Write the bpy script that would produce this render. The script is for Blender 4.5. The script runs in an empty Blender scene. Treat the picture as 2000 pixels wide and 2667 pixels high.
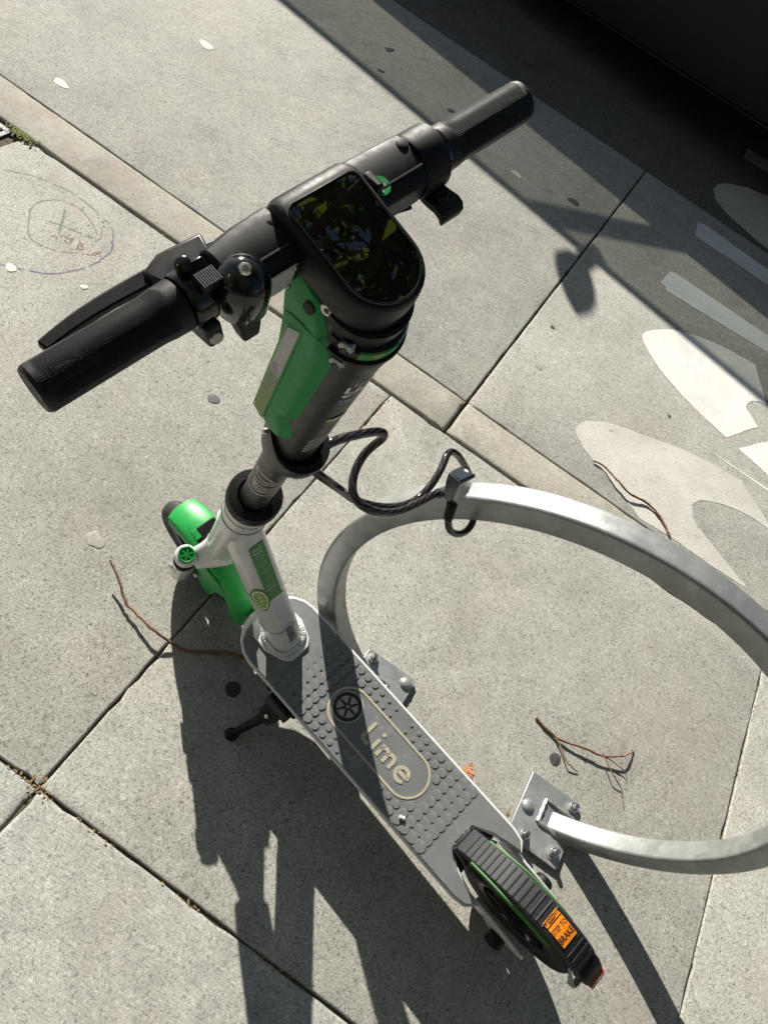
import bpy, bmesh, math, random
from mathutils import Vector, Matrix, noise
random.seed(7)
rad = math.radians
SC = bpy.context.scene
COL = SC.collection
# ---------------------------------------------------------------- camera, sun, sky
cam = bpy.data.objects.new('camera', bpy.data.cameras.new('camera')); COL.objects.link(cam)
R = ((0.8126831, 0.4817721, 0.3277832), (0.5809074, -0.6256785, -0.5206467), (-0.0457461, 0.6135325, -0.7883433))
cm = Matrix(((R[0][0], -R[1][0], -R[2][0], 0), (R[0][1], -R[1][1], -R[2][1], 0), (R[0][2], -R[1][2], -R[2][2], 1.63076), (0, 0, 0, 1)))
cam.matrix_world = cm
cam.data.sensor_width = 36; cam.data.lens = 1985.7 / 2667 * 36
cam.data.clip_start = 0.01; cam.data.clip_end = 500
SC.camera = cam
SUN_AZ, SUN_EL = rad(137.58), rad(30.57)
SD = Vector((math.cos(SUN_EL) * math.cos(SUN_AZ), math.cos(SUN_EL) * math.sin(SUN_AZ), math.sin(SUN_EL)))
sl = bpy.data.lights.new('sun', 'SUN'); sl.energy = 5.0; sl.angle = rad(0.5); sl.color = (1.0, 0.95, 0.85)
sun = bpy.data.objects.new('sun', sl); COL.objects.link(sun); sun.rotation_euler = SD.to_track_quat('Z', 'Y').to_euler()
sun.location = SD * 20
W = bpy.data.worlds.new('World'); SC.world = W; W.use_nodes = True
wn = W.node_tree.nodes; bg = wn['Background']
sky = wn.new('ShaderNodeTexSky'); sky.sky_type = 'NISHITA'; sky.sun_disc = False
sky.sun_elevation = SUN_EL; sky.sun_rotation = math.atan2(SD.x, SD.y)
W.node_tree.links.new(sky.outputs[0], bg.inputs[0]); bg.inputs[1].default_value = 0.05
SC.view_settings.view_transform = 'Standard'; SC.view_settings.look = 'None'
SC.view_settings.exposure = 1.0; SC.view_settings.gamma = 1.0; SC.view_settings.use_curve_mapping = False

# ---------------------------------------------------------------- materials
def nodes_of(name):
    m = bpy.data.materials.new(name); m.use_nodes = True
    nt = m.node_tree; b = nt.nodes['Principled BSDF']
    return m, nt, b
def N(nt, t, **kw):
    n = nt.nodes.new(t)
    for k, v in kw.items():
        if k in n.inputs.keys(): n.inputs[k].default_value = v
        else: setattr(n, k, v)
    return n
def ramp(nt, src, stops, interp='LINEAR'):
    r = nt.nodes.new('ShaderNodeValToRGB'); r.color_ramp.interpolation = interp
    el = r.color_ramp.elements
    while len(el) < len(stops): el.new(0.5)
    for e, (p, c) in zip(el, stops):
        e.position = p; e.color = (c, c, c, 1) if not hasattr(c, '__len__') else (c[0], c[1], c[2], 1)
    nt.links.new(src, r.inputs[0]); return r.outputs[0]
def mixc(nt, a, b, fac, mode='MIX'):
    n = nt.nodes.new('ShaderNodeMix'); n.data_type = 'RGBA'; n.blend_type = mode
    for sock, v in ((n.inputs[0], fac), (n.inputs[6], a), (n.inputs[7], b)):
        if hasattr(v, 'links') or hasattr(v, 'is_linked'): nt.links.new(v, sock)
        elif hasattr(v, '__len__'): sock.default_value = (v[0], v[1], v[2], 1)
        else: sock.default_value = v
    return n.outputs[2]
def coord(nt): return nt.nodes.new('ShaderNodeTexCoord').outputs['Object']
def tex(nt, co, kind='N', scale=5.0, detail=3.0, out=0, rough=0.55, dist=0.0):
    if kind == 'N':
        n = N(nt, 'ShaderNodeTexNoise', Scale=scale, Detail=detail, Roughness=rough, Distortion=dist)
    else:
        n = N(nt, 'ShaderNodeTexVoronoi', Scale=scale)
    nt.links.new(co, n.inputs['Vector']); return n.outputs[out]
def mapped(nt, co, sc=(1, 1, 1), rot=(0, 0, 0)):
    n = nt.nodes.new('ShaderNodeMapping'); n.inputs['Scale'].default_value = sc; n.inputs['Rotation'].default_value = rot
    nt.links.new(co, n.inputs[0]); return n.outputs[0]
def bump(nt, b, h, strength, dist):
    n = N(nt, 'ShaderNodeBump', Strength=strength, Distance=dist); nt.links.new(h, n.inputs['Height'])
    nt.links.new(n.outputs[0], b.inputs['Normal']); return n
def plain(name, col, rough=0.5, metal=0.0, var=0.12, vs=60.0, bs=0.0, bscale=800.0, spec=0.5, coat=0.0, wear=None):
    m, nt, b = nodes_of(name); co = coord(nt)
    f = ramp(nt, tex(nt, co, 'N', vs, 4), [(0.3, 1 - var), (0.7, 1 + var * 0.6)])
    c = mixc(nt, col, f, 1.0, 'MULTIPLY')
    if wear:   # dirt smudges: (colour, threshold, scale)
        w = ramp(nt, tex(nt, co, 'N', wear[2], 5, rough=0.7), [(wear[1], 0), (wear[1] + 0.12, 0.75)])
        c = mixc(nt, c, wear[0], w)
    nt.links.new(c, b.inputs['Base Color'])
    rr = ramp(nt, tex(nt, co, 'N', vs * 2.3, 3), [(0.3, max(0.02, rough - 0.07)), (0.7, min(1, rough + 0.08))])
    nt.links.new(rr, b.inputs['Roughness'])
    b.inputs['Metallic'].default_value = metal; b.inputs['Specular IOR Level'].default_value = spec
    b.inputs['Coat Weight'].default_value = coat; b.inputs['Coat Roughness'].default_value = 0.08
    if bs: bump(nt, b, tex(nt, co, 'N', bscale, 3), bs, 0.0004)
    return m
def concrete(name, base, tint=(1, 1, 1), grain=1.0, contrast=1.0, brush=0.0, stain=None):
    m, nt, b = nodes_of(name); co = coord(nt)
    wob = tex(nt, co, 'N', 90, 2, out=1)
    cw = nt.nodes.new('ShaderNodeMix'); cw.data_type = 'VECTOR'; cw.inputs[0].default_value = 0.012
    nt.links.new(co, cw.inputs[4]); nt.links.new(wob, cw.inputs[5]); cw = cw.outputs[1]
    v1 = tex(nt, cw, 'V', 300 * grain, out=1); v2 = tex(nt, cw, 'V', 150 * grain, out=1)
    sep1 = N(nt, 'ShaderNodeSeparateColor'); nt.links.new(v1, sep1.inputs[0])
    sep2 = N(nt, 'ShaderNodeSeparateColor'); nt.links.new(v2, sep2.inputs[0])
    k = contrast
    s1 = ramp(nt, sep1.outputs[0], [(0.0, 1 - .72 * k), (0.10, 1 - .6 * k), (0.16, 1 - .12 * k), (0.5, 1.0), (0.8, 1 + .10 * k), (0.93, 1 + .42 * k), (1.0, 1 + .6 * k)])
    s2 = ramp(nt, sep2.outputs[1], [(0.0, 1 - .6 * k), (0.045, 1 - .5 * k), (0.08, 1.0), (0.92, 1.0), (0.97, 1 + .35 * k), (1.0, 1 + .4 * k)])
    oi = nt.nodes.new('ShaderNodeObjectInfo')
    big = mixc(nt, ramp(nt, tex(nt, co, 'N', 1.7, 7, rough=0.66), [(0.28, .76), (0.5, 1.0), (0.75, 1.12)]), ramp(nt, oi.outputs['Random'], [(0, .93), (1, 1.06)]), 1, 'MULTIPLY')
    mid = ramp(nt, tex(nt, co, 'N', 14, 5, rough=0.65), [(0.3, .90), (0.7, 1.08)])
    fine = ramp(nt, tex(nt, co, 'N', 650 * grain, 2), [(0.3, 1 - .22 * k), (0.7, 1 + .2 * k)])
    c = mixc(nt, (base * tint[0], base * tint[1], base * tint[2]), s1, 1, 'MULTIPLY')
    for x in (s2, big, mid, fine): c = mixc(nt, c, x, 1, 'MULTIPLY')
    hue = ramp(nt, tex(nt, co, 'N', 2.9, 4), [(0.35, (1.02, .99, .96)), (0.65, (.98, 1.0, .98))])
    c = mixc(nt, c, hue, 1, 'MULTIPLY')
    dk = ramp(nt, tex(nt, co, 'N', 4.3, 7, rough=0.74, dist=.3), [(0.30, 1.07), (0.45, 1.0), (0.56, 1.0), (0.68, .80), (0.80, .60)])
    c = mixc(nt, c, dk, 1, 'MULTIPLY')
    if stain:
        st = ramp(nt, tex(nt, co, 'N', 3.7, 5, rough=0.7, dist=.4), [(0.52, 0), (0.72, .62)])
        c = mixc(nt, c, stain, st)
    if brush:
        br = tex(nt, mapped(nt, co, (26, 420, 1), (0, 0, rad(-8))), 'N', 1.0, 3)
        c = mixc(nt, c, ramp(nt, br, [(0.35, 1 - brush), (0.65, 1 + brush * .5)]), 1, 'MULTIPLY')
    nt.links.new(c, b.inputs['Base Color'])
    b.inputs['Roughness'].default_value = 0.82; b.inputs['Specular IOR Level'].default_value = 0.35
    hgt = mixc(nt, mixc(nt, sep1.outputs[1], tex(nt, co, 'N', 420 * grain, 3), .5), tex(nt, co, 'N', 45, 4), .25)
    bump(nt, b, hgt, 0.55, 0.0016)
    return m
M = {}
M['walk'] = concrete('exposed_aggregate_concrete', .315, (1.015, 1.0, .925), 1.45, .66, stain=(.285, .26, .22))
M['walk2'] = concrete('brushed_concrete', .33, (1.01, 1.0, .95), 1.4, .55, brush=.17)
M['lane'] = concrete('lane_concrete', .30, (1.01, 1.0, .935), 1.3, .62)
M['kerb'] = concrete('kerb_concrete', .31, (1.04, 1.0, .87), 1.5, .5, brush=.10, stain=(.23, .18, .14))
M['asphalt'] = concrete('asphalt', .11, (1.05, 1, .92), .9, .8)
M['soil'] = plain('joint_dirt', (.075, .060, .042), .95, var=.5, vs=90)
M['leafbits'] = plain('dry_debris', (.24, .16, .075), .8, var=.5, vs=300)
M['moss'] = plain('moss', (.13, .14, .03), .9, var=.5, vs=200)
M['twig'] = plain('twig_bark', (.20, .11, .06), .75, var=.6, vs=180, bs=.8, bscale=500)
M['gum'] = plain('chewing_gum_grey', (.105, .10, .10), .8, var=.4, vs=130, bs=.4, bscale=300)
M['gumdk'] = plain('chewing_gum_dark', (.045, .043, .043), .8, var=.5, vs=130, bs=.4, bscale=300)
M['gumlt'] = plain('chewing_gum_pale', (.28, .26, .24), .7, var=.2, vs=150)
M['petal'] = plain('petal_white', (.52, .50, .43), .7, var=.25, vs=90)
def paint_mat(name, col, cover, th=.5):
    m, nt, b = nodes_of(name); co = coord(nt)
    n1 = tex(nt, co, 'N', 30, 8, rough=.78); n2 = tex(nt, co, 'N', 300, 4, rough=.7)
    worn = ramp(nt, n1, [(th + .16, 0), (th + .24, 1)])
    c = mixc(nt, col, (.22, .21, .19), worn)
    c = mixc(nt, c, ramp(nt, n2, [(.3, .74), (.7, 1.14)]), 1, 'MULTIPLY')
    c = mixc(nt, c, ramp(nt, tex(nt, co, 'N', 6, 6, rough=.7), [(.3, .80), (.7, 1.08)]), 1, 'MULTIPLY')
    nt.links.new(c, b.inputs['Base Color']); b.inputs['Roughness'].default_value = .7
    bump(nt, b, mixc(nt, n2, tex(nt, co, 'N', 120, 4), .5), .8, .003)
    return m
M['paint'] = paint_mat('road_paint_white', (.68, .67, .64), 1, .46)
M['paint2'] = paint_mat('road_paint_worn', (.50, .485, .445), 1, .43)
M['paint3'] = paint_mat('road_paint_bluewhite', (.66, .69, .68), 1, .45)
# scooter
M['white'] = plain('white_paint', (.62, .62, .62), .33, var=.05, vs=25, coat=.35, wear=((.24, .225, .20), .60, 55))
M['green'] = plain('green_plastic', (.008, .32, .055), .45, var=.12, vs=30, bs=.15, bscale=1600, wear=((.07, .15, .06), .60, 48))
M['green2'] = plain('green_cover_plastic', (.003, .225, .045), .50, var=.02, vs=30, bs=.08, bscale=4000, spec=.3)
M['lime'] = plain('lime_print', (.20, .40, .02), .45, var=.05)
M['trim'] = plain('trim_green', (.03, .15, .02), .45, var=.1)
M['rimdk'] = plain('rim_dark', (.03, .03, .03), .45, var=.1)
M['limed'] = plain('lime_print_dark', (.06, .25, .03), .45, var=.05)
M['mat'] = plain('deck_rubber', (.140, .147, .152), .68, var=.14, vs=18, bs=.25, bscale=900, spec=.3, wear=((.22, .215, .20), .55, 26))
M['stud'] = plain('deck_rubber_stud', (.150, .157, .162), .66, var=.14, vs=18, bs=.2, bscale=900, spec=.3, wear=((.24, .235, .22), .56, 30))
M['logo'] = plain('deck_print_beige', (.37, .34, .26), .6, var=.12, vs=80)
M['wedge'] = plain('deck_print_lightgrey', (.30, .30, .29), .6, var=.1, vs=80)
M['logog'] = plain('deck_print_grey', (.16, .16, .155), .6, var=.12, vs=80)
M['black'] = plain('black_plastic', (.0045, .0047, .0058), .52, var=.12, vs=60, bs=.2, bscale=2200, spec=.24, wear=((.022, .022, .022), .66, 70))
M['blackm'] = plain('black_satin_metal', (.0085, .0084, .0082), .42, metal=0.0, var=.04, vs=40, bs=.05, bscale=4000, spec=.36)
M['stem'] = plain('stem_anodised', (.026, .0255, .0245), .40, metal=.25, var=.04, vs=50, bs=.05, bscale=4000)
M['gloss'] = plain('black_gloss', (.004, .004, .0045), .14, var=.1, vs=60)
M['rubber'] = plain('grip_rubber', (.0050, .0055, .0068), .50, var=.08, vs=80, bs=.10, bscale=3000, spec=.26, wear=((.02, .02, .021), .64, 60))
M['gripprint'] = plain('grip_emboss', (.026, .027, .030), .4, var=.1)
M['tyre'] = plain('tyre_rubber', (.022, .021, .020), .72, var=.25, vs=50, bs=.3, bscale=700, wear=((.10, .09, .08), .56, 30))
M['dark'] = plain('dark_underside', (.012, .012, .012), .6)
M['rib'] = plain('fender_grey_plastic', (.017, .0185, .0215), .48, var=.15, vs=60, bs=.3, bscale=1400, spec=.4, wear=((.05, .05, .048), .62, 50))
M['chrome'] = plain('steel_screw', (.55, .53, .50), .25, metal=1.0, var=.15, vs=200)
M['chromed'] = plain('dark_chrome', (.25, .25, .25), .22, metal=1.0, var=.15, vs=100)
M['greytxt'] = plain('print_grey', (.45, .44, .42), .5, var=.04)
M['whitetxt'] = plain('print_white', (.72, .72, .70), .5, var=.04)
M['blktxt'] = plain('print_black', (.015, .012, .012), .5, var=.04)
M['bluetxt'] = plain('print_blue', (.05, .25, .45), .5, var=.04)
M['orange'] = plain('sticker_orange', (.90, .27, .012), .5, var=.04)
M['sgreen'] = plain('sticker_green', (.045, .25, .045), .5, var=.05)
M['plate'] = plain('plate_white', (.50, .50, .52), .45, var=.05)
M['red'] = plain('tail_light_red', (.35, .006, .008), .2, var=.1, coat=.5)
M['refl'] = plain('reflector_grey', (.34, .35, .36), .35, var=.05)
M['limerefl'] = plain('reflector_lime', (.17, .27, .04), .45, var=.05)
_m, _nt, _b = nodes_of('display_glass'); _b.inputs['Base Color'].default_value = (.0015, .0015, .0015, 1); _b.inputs['Roughness'].default_value = .008; _b.inputs['Specular IOR Level'].default_value = 1.0; M['scr'] = _m
def galv():
    m, nt, b = nodes_of('galvanised_steel'); co = coord(nt)
    v = tex(nt, co, 'V', 42, out=1); s = N(nt, 'ShaderNodeSeparateColor'); nt.links.new(v, s.inputs[0])
    n1 = tex(nt, co, 'N', 26, 7, rough=.7)
    f = ramp(nt, s.outputs[0], [(0, .90), (1, 1.07)])
    c = mixc(nt, (.33, .34, .335), f, 1, 'MULTIPLY')
    c = mixc(nt, c, ramp(nt, n1, [(.3, .84), (.52, 1.0), (.75, 1.08)]), 1, 'MULTIPLY')
    c = mixc(nt, c, ramp(nt, tex(nt, mapped(nt, co, (9, 9, 9)), 'N', 1, 5), [(.35, .90), (.65, 1.04)]), 1, 'MULTIPLY')
    nt.links.new(c, b.inputs['Base Color'])
    sc_ = ramp(nt, tex(nt, mapped(nt, co, (14, 14, 260), (.5, .3, .2)), 'N', 1, 4, rough=.75), [(.62, 0), (.68, .35)])
    rg = mixc(nt, ramp(nt, s.outputs[1], [(0, .30), (1, .46)]), ramp(nt, n1, [(.3, .30), (.7, .55)]), .5)
    nt.links.new(rg, b.inputs['Roughness']); b.inputs['Metallic'].default_value = .55
    bump(nt, b, mixc(nt, n1, tex(nt, co, 'N', 300, 3), .4), .12, .001)
    return m
M['galv'] = galv()
def clearcable():
    m, nt, b = nodes_of('cable_clear_sleeve')
    b.inputs['Base Color'].default_value = (.80, .72, .70, 1); b.inputs['Roughness'].default_value = .08
    b.inputs['Transmission Weight'].default_value = 1.0; b.inputs['IOR'].default_value = 1.35
    return m
M['clear'] = clearcable()
def steelrope():
    m, nt, b = nodes_of('cable_braid')
    a = nt.nodes.new('ShaderNodeAttribute'); a.attribute_name = 'braid'
    c = ramp(nt, a.outputs['Fac'], [(0, (.012, .011, .016)), (.55, (.03, .027, .035)), (1, (.17, .16, .17))])
    nt.links.new(c, b.inputs['Base Color']); b.inputs['Roughness'].default_value = .35; b.inputs['Metallic'].default_value = .5
    return m
M['braid'] = steelrope()
M['lockgrey'] = plain('lock_grey_metal', (.12, .13, .145), .28, metal=.6, var=.06, vs=60)
M['locklight'] = plain('lock_light_metal', (.42, .42, .41), .35, metal=.7, var=.06, vs=60)
M['lockblue'] = plain('lock_dark_plastic', (.028, .035, .045), .4, var=.05)
M['carpaint'] = plain('car_paint_black', (.004, .004, .004), .35, var=.1, spec=.25)
def carglass():
    m, nt, b = nodes_of('car_tinted_glass')
    nt.nodes.remove(b); out = nt.nodes['Material Output']
    t = N(nt, 'ShaderNodeBsdfTransparent', Color=(.63, .635, .61, 1)); g = N(nt, 'ShaderNodeBsdfGlossy', Roughness=.02)
    mx = nt.nodes.new('ShaderNodeMixShader'); mx.inputs[0].default_value = .06
    nt.links.new(t.outputs[0], mx.inputs[1]); nt.links.new(g.outputs[0], mx.inputs[2]); nt.links.new(mx.outputs[0], out.inputs[0])
    return m
M['glass'] = carglass()
M['lens'] = plain('lens_clear', (.45, .48, .42), .12, var=.05)
def leafmat():
    m = plain('tree_leaf', (.07, .12, .02), .5, var=.5, vs=2); nt = m.node_tree; b = nt.nodes['Principled BSDF']; out = nt.nodes['Material Output']
    t = N(nt, 'ShaderNodeBsdfTranslucent', Color=(.24, .33, .05, 1)); mx = nt.nodes.new('ShaderNodeMixShader'); mx.inputs[0].default_value = .45
    nt.links.new(b.outputs[0], mx.inputs[1]); nt.links.new(t.outputs[0], mx.inputs[2]); nt.links.new(mx.outputs[0], out.inputs[0]); return m
M['leaf'] = leafmat()
M['bark'] = plain('tree_bark', (.10, .08, .06), .85, var=.4, vs=30, bs=.6, bscale=60)
M['coverpl'] = plain('cover_plate_white', (.62, .58, .62), .35, metal=.2, var=.15, vs=40)
M['coverfr'] = plain('cover_frame_dark', (.06, .045, .06), .6, var=.3)
M['chalkb'] = plain('chalk_blue', (.17, .18, .30), .9, var=.3, vs=400)
M['chalkg'] = plain('chalk_green', (.19, .30, .23), .9, var=.3, vs=400)
M['chalkr'] = plain('chalk_brown', (.24, .15, .12), .9, var=.3, vs=400)
M['orangechalk'] = plain('chalk_orange', (.50, .24, .12), .9, var=.2, vs=300)
M['chalkgr'] = plain('chalk_grey', (.22, .22, .21), .9, var=.3, vs=400)
M['brick'] = plain('facade_render', (.10, .092, .082), .85, var=.2, vs=2)
M['glassb'] = plain('facade_glass', (.03, .035, .04), .08, var=.1)

# ---------------------------------------------------------------- mesh helpers
IDT = lambda p: p
class MB:
    def __init__(s, tf=None): s.v = []; s.f = []; s.tf = tf or IDT; s.attr = []
    def add(s, vs, fs, tf=None):
        o = len(s.v); t = tf or IDT
        s.v += [tuple(s.tf(Vector(t(Vector(p))))) for p in vs]; s.f += [tuple(i + o for i in f) for f in fs]
        return s
    def box(s, c, size, rot=None):
        h = [x / 2 for x in size]; vs = []
        for x in (-1, 1):
            for y in (-1, 1):
                for z in (-1, 1):
                    q = Vector((x * h[0], y * h[1], z * h[2]))
                    if rot: q = rot @ q
                    vs.append(q + Vector(c))
        return s.add(vs, [(0, 1, 3, 2), (4, 6, 7, 5), (0, 4, 5, 1), (2, 3, 7, 6), (0, 2, 6, 4), (1, 5, 7, 3)])
    def prism(s, poly, z0, z1, tf=None):
        n = len(poly); vs = [(x, y, z0) for x, y in poly] + [(x, y, z1) for x, y in poly]
        ar = sum(poly[i][0] * poly[(i + 1) % n][1] - poly[(i + 1) % n][0] * poly[i][1] for i in range(n))
        fs = [tuple(range(n))[::-1], tuple(range(n, 2 * n))] + [(i, (i + 1) % n, n + (i + 1) % n, n + i) for i in range(n)]
        if (ar < 0) != (z1 < z0): fs = [f[::-1] for f in fs]
        return s.add(vs, fs, tf)
    def loft(s, rings, caps=True, closed=True):
        n = len(rings[0]); vs = [p for r in rings for p in r]; fs = []
        for k in range(len(rings) - 1):
            for i in range(n if closed else n - 1):
                j = (i + 1) % n; fs.append((k * n + i, k * n + j, (k + 1) * n + j, (k + 1) * n + i))
        if caps: fs += [tuple(range(n))[::-1], tuple(range((len(rings) - 1) * n, len(rings) * n))]
        return s.add(vs, fs)
    def lathe(s, prof, o, ax, n=32, caps=True):
        o = Vector(o); ax = Vector(ax).normalized(); a = ax.orthogonal().normalized(); b = ax.cross(a); rings = []
        for r, t in prof:
            rings.append([o + ax * t + (a * math.cos(2 * math.pi * i / n) + b * math.sin(2 * math.pi * i / n)) * r for i in range(n)])
        return s.loft(rings, caps)
    def tube(s, pts, r, n=10, caps=True):
        pts = [Vector(p) for p in pts]; up = None; rings = []
        for i, p in enumerate(pts):
            d = (pts[min(i + 1, len(pts) - 1)] - pts[max(i - 1, 0)]).normalized()
            if up is None: up = d.orthogonal().normalized()
            up = (up - d * up.dot(d)).normalized(); b = d.cross(up)
            rr = r[i] if hasattr(r, '__len__') else r
            rings.append([p + (up * math.cos(2 * math.pi * k / n) + b * math.sin(2 * math.pi * k / n)) * rr for k in range(n)])
        return s.loft(rings, caps)
    def build(s, name, mat, parent=None, bevel=0, seg=2, smooth=35, kind=None, label=None):
        me = bpy.data.meshes.new(name); me.from_pydata(s.v, [], s.f); me.validate()
        bm = bmesh.new(); bm.from_mesh(me); bmesh.ops.recalc_face_normals(bm, faces=bm.faces[:]); bm.to_mesh(me); bm.free()
        me.materials.append(mat)
        if smooth:
            me.polygons.foreach_set('use_smooth', [True] * len(me.polygons)); me.set_sharp_from_angle(angle=rad(smooth))
        o = bpy.data.objects.new(name, me); COL.objects.link(o)
        if parent: o.parent = parent
        if bevel:
            md = o.modifiers.new('bevel', 'BEVEL'); md.width = bevel; md.segments = seg; md.limit_method = 'ANGLE'; md.angle_limit = rad(30); md.harden_normals = False
        if kind: o['kind'] = kind
        if label: o['label'] = label
        return o
def tag(o, label=None, cat=None, group=None, kind=None):
    if label: o['label'] = label
    if cat: o['category'] = cat
    if group: o['group'] = group
    if kind: o['kind'] = kind
    return o
def empty(name, loc=(0, 0, 0)):
    o = bpy.data.objects.new(name, None); COL.objects.link(o); o.location = loc; o.empty_display_size = .05; return o
def spline(pts, n=6, closed=False):
    P = [Vector(p) for p in pts]; out = []; m = len(P)
    rng = range(m if closed else m - 1)
    for i in rng:
        g = (lambda k: P[k % m]) if closed else (lambda k: P[max(0, min(m - 1, k))])
        p0, p1, p2, p3 = g(i - 1), g(i), g(i + 1), g(i + 2)
        for k in range(n):
            t = k / n
            out.append(.5 * ((2 * p1) + (p2 - p0) * t + (2 * p0 - 5 * p1 + 4 * p2 - p3) * t * t + (3 * p1 - p0 - 3 * p2 + p3) * t ** 3))
    if not closed: out.append(P[-1])
    return out
def stroke2d(pts, w, closed=False, n=1, cap=4):
    """flat ribbon of width w along 2d pts -> (verts2d, faces)"""
    P = [Vector((p[0], p[1])) for p in pts]; m = len(P); vs = []; fs = []
    for i, p in enumerate(P):
        a = P[(i - 1) % m] if closed else P[max(0, i - 1)]; b = P[(i + 1) % m] if closed else P[min(m - 1, i + 1)]
        d = (b - a).normalized(); nrm = Vector((-d.y, d.x))
        k = 1.0
        if 0 < i < m - 1 or closed:
            d1 = (p - a).normalized(); k = 1 / max(.5, abs(nrm.dot(Vector((-d1.y, d1.x)))))
        vs += [p + nrm * w / 2 * k, p - nrm * w / 2 * k]
    for i in range(m if closed else m - 1):
        j = (i + 1) % m; fs.append((2 * i, 2 * i + 1, 2 * j + 1, 2 * j))
    return vs, fs
def arc(cx, cy, r, a0, a1, n=12):
    return [(cx + r * math.cos(rad(a0 + (a1 - a0) * i / n)), cy + r * math.sin(rad(a0 + (a1 - a0) * i / n))) for i in range(n + 1)]
_txt = {}
def text2d(s, bold=0.0):
    """text -> (verts2d, faces), height of capitals = about .7 of size 1, origin centred"""
    key = (s, bold)
    if key in _txt: return _txt[key]
    cu = bpy.data.curves.new('t', 'FONT'); cu.body = s; cu.align_x = 'CENTER'; cu.align_y = 'CENTER'; cu.offset = bold; cu.resolution_u = 2
    o = bpy.data.objects.new('t', cu); COL.objects.link(o)
    bpy.context.view_layer.update()
    me = bpy.data.meshes.new_from_object(o.evaluated_get(bpy.context.evaluated_depsgraph_get()))
    r = ([(v.co.x, v.co.y) for v in me.vertices], [tuple(p.vertices) for p in me.polygons])
    bpy.data.objects.remove(o); bpy.data.curves.remove(cu); bpy.data.meshes.remove(me)
    _txt[key] = r; return r
def flat(mb, vf, fn): mb.add([fn(v[0], v[1]) for v in vf[0]], vf[1]); return mb
def blob(r, n=14, jit=.18, seed=0):
    rnd = random.Random(seed); ph = [rnd.uniform(0, 6.28) for _ in range(3)]
    return [(r * (1 + jit * (math.sin(2 * a + ph[0]) + .6 * math.sin(3 * a + ph[1]) + .4 * math.sin(5 * a + ph[2]))) * math.cos(a),
             r * (1 + jit * (math.sin(2 * a + ph[0]) + .6 * math.sin(3 * a + ph[1]) + .4 * math.sin(5 * a + ph[2]))) * math.sin(a)) for a in [2 * math.pi * i / n for i in range(n)]]

# ---------------------------------------------------------------- setting: ground
def structure(o): o['kind'] = 'structure'; return o
g = MB(); g.add([(-80, -80, -.0075), (80, -80, -.0075), (80, 80, -.0075), (-80, 80, -.0075)], [(0, 1, 2, 3)])
structure(g.build('ground', M['soil'], smooth=0))
def slab(x0, x1, y0, y1, z, mat, parent, name, ch=.004, jit=.0018, step=.03, depth=.06):
    top = []; rnd = random.Random(hash((round(x0, 3), round(y0, 3))) % 9999)
    def edge(a, b):
        a = Vector(a); b = Vector(b); L = (b - a).length; n = max(2, min(90, int(L / step)))
        d = (b - a).normalized(); nr = Vector((-d.y, d.x))
        for i in range(n):
            p = a + (b - a) * (i / n)
            w = 0 if i == 0 else (noise.noise(Vector((p.x * 9, p.y * 9, z + 3))) * jit * 1.6 + rnd.uniform(-1, 1) * jit * .5 + (rnd.random() < .05) * jit * 2)
            top.append((p + nr * w, nr))
    edge((x0, y0), (x1, y0)); edge((x1, y0), (x1, y1)); edge((x1, y1), (x0, y1)); edge((x0, y1), (x0, y0))
    n = len(top); mb = MB()
    cx, cy = (x0 + x1) / 2, (y0 + y1) / 2
    ring = lambda off, zz: [(p.x + nr.x * off, p.y + nr.y * off, zz) for p, nr in top]
    r0 = ring(0, z - depth); r1 = ring(0, z - ch); r2 = ring(ch * .55, z - ch * .25); r3 = ring(ch * 1.6, z)
    vs = r0 + r1 + r2 + r3; fs = []
    for k in range(3):
        for i in range(n):
            j = (i + 1) % n; fs.append((k * n + i, k * n + j, (k + 1) * n + j, (k + 1) * n + i))
    fs.append(tuple(range(3 * n, 4 * n)))
    mb.add(vs, fs); return mb.build(name, mat, parent, smooth=50)
J = .0022
walk = structure(empty('sidewalk'))
xs = [-5.715, -4.36, -3.005, -1.700, -.2949, 1.061, 2.416, 3.77, 5.13]
ys = [-3.9, -2.52, -1.14, .2461, 1.6507]
for iy in range(len(ys) - 1):
    for ix in range(len(xs) - 1):
        y1 = ys[iy + 1] - J
        if iy == 3 and xs[ix + 1] == -1.700: y1 = 1.18       # room for the cover
        dz = -.003 if iy < 3 else 0
        slab(xs[ix] + J, xs[ix + 1] - J, ys[iy] + J, y1, dz, M['walk'] if iy == 3 else M['walk2'], walk, 'concrete_slab', ch=.003 if iy == 3 else .005)
kerb = structure(empty('kerb'))
kx = [-9.1, -6.1, -3.09, -.0976, 2.9, 5.9]
for i in range(5): slab(kx[i] + .0045, kx[i + 1] - .0045, 1.6507 + .0025, 1.8147 - .0006, .0065, M['kerb'], kerb, 'kerb_block', ch=.007, jit=.001)
lane = structure(empty('parking_lane'))
for i in range(5):
    slab(kx[i] + .0036, kx[i + 1] - .0036, 1.8147 + .0006, 3.883, .006, M['lane'], lane, 'concrete_slab', ch=.004, jit=.0016)
rd = MB(); rd.add([(-60, 3.875, -.004), (60, 3.875, -.004), (60, 30, -.004), (-60, 30, -.004)], [(0, 1, 2, 3)])
structure(rd.build('road', M['asphalt'], smooth=0))

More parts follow.
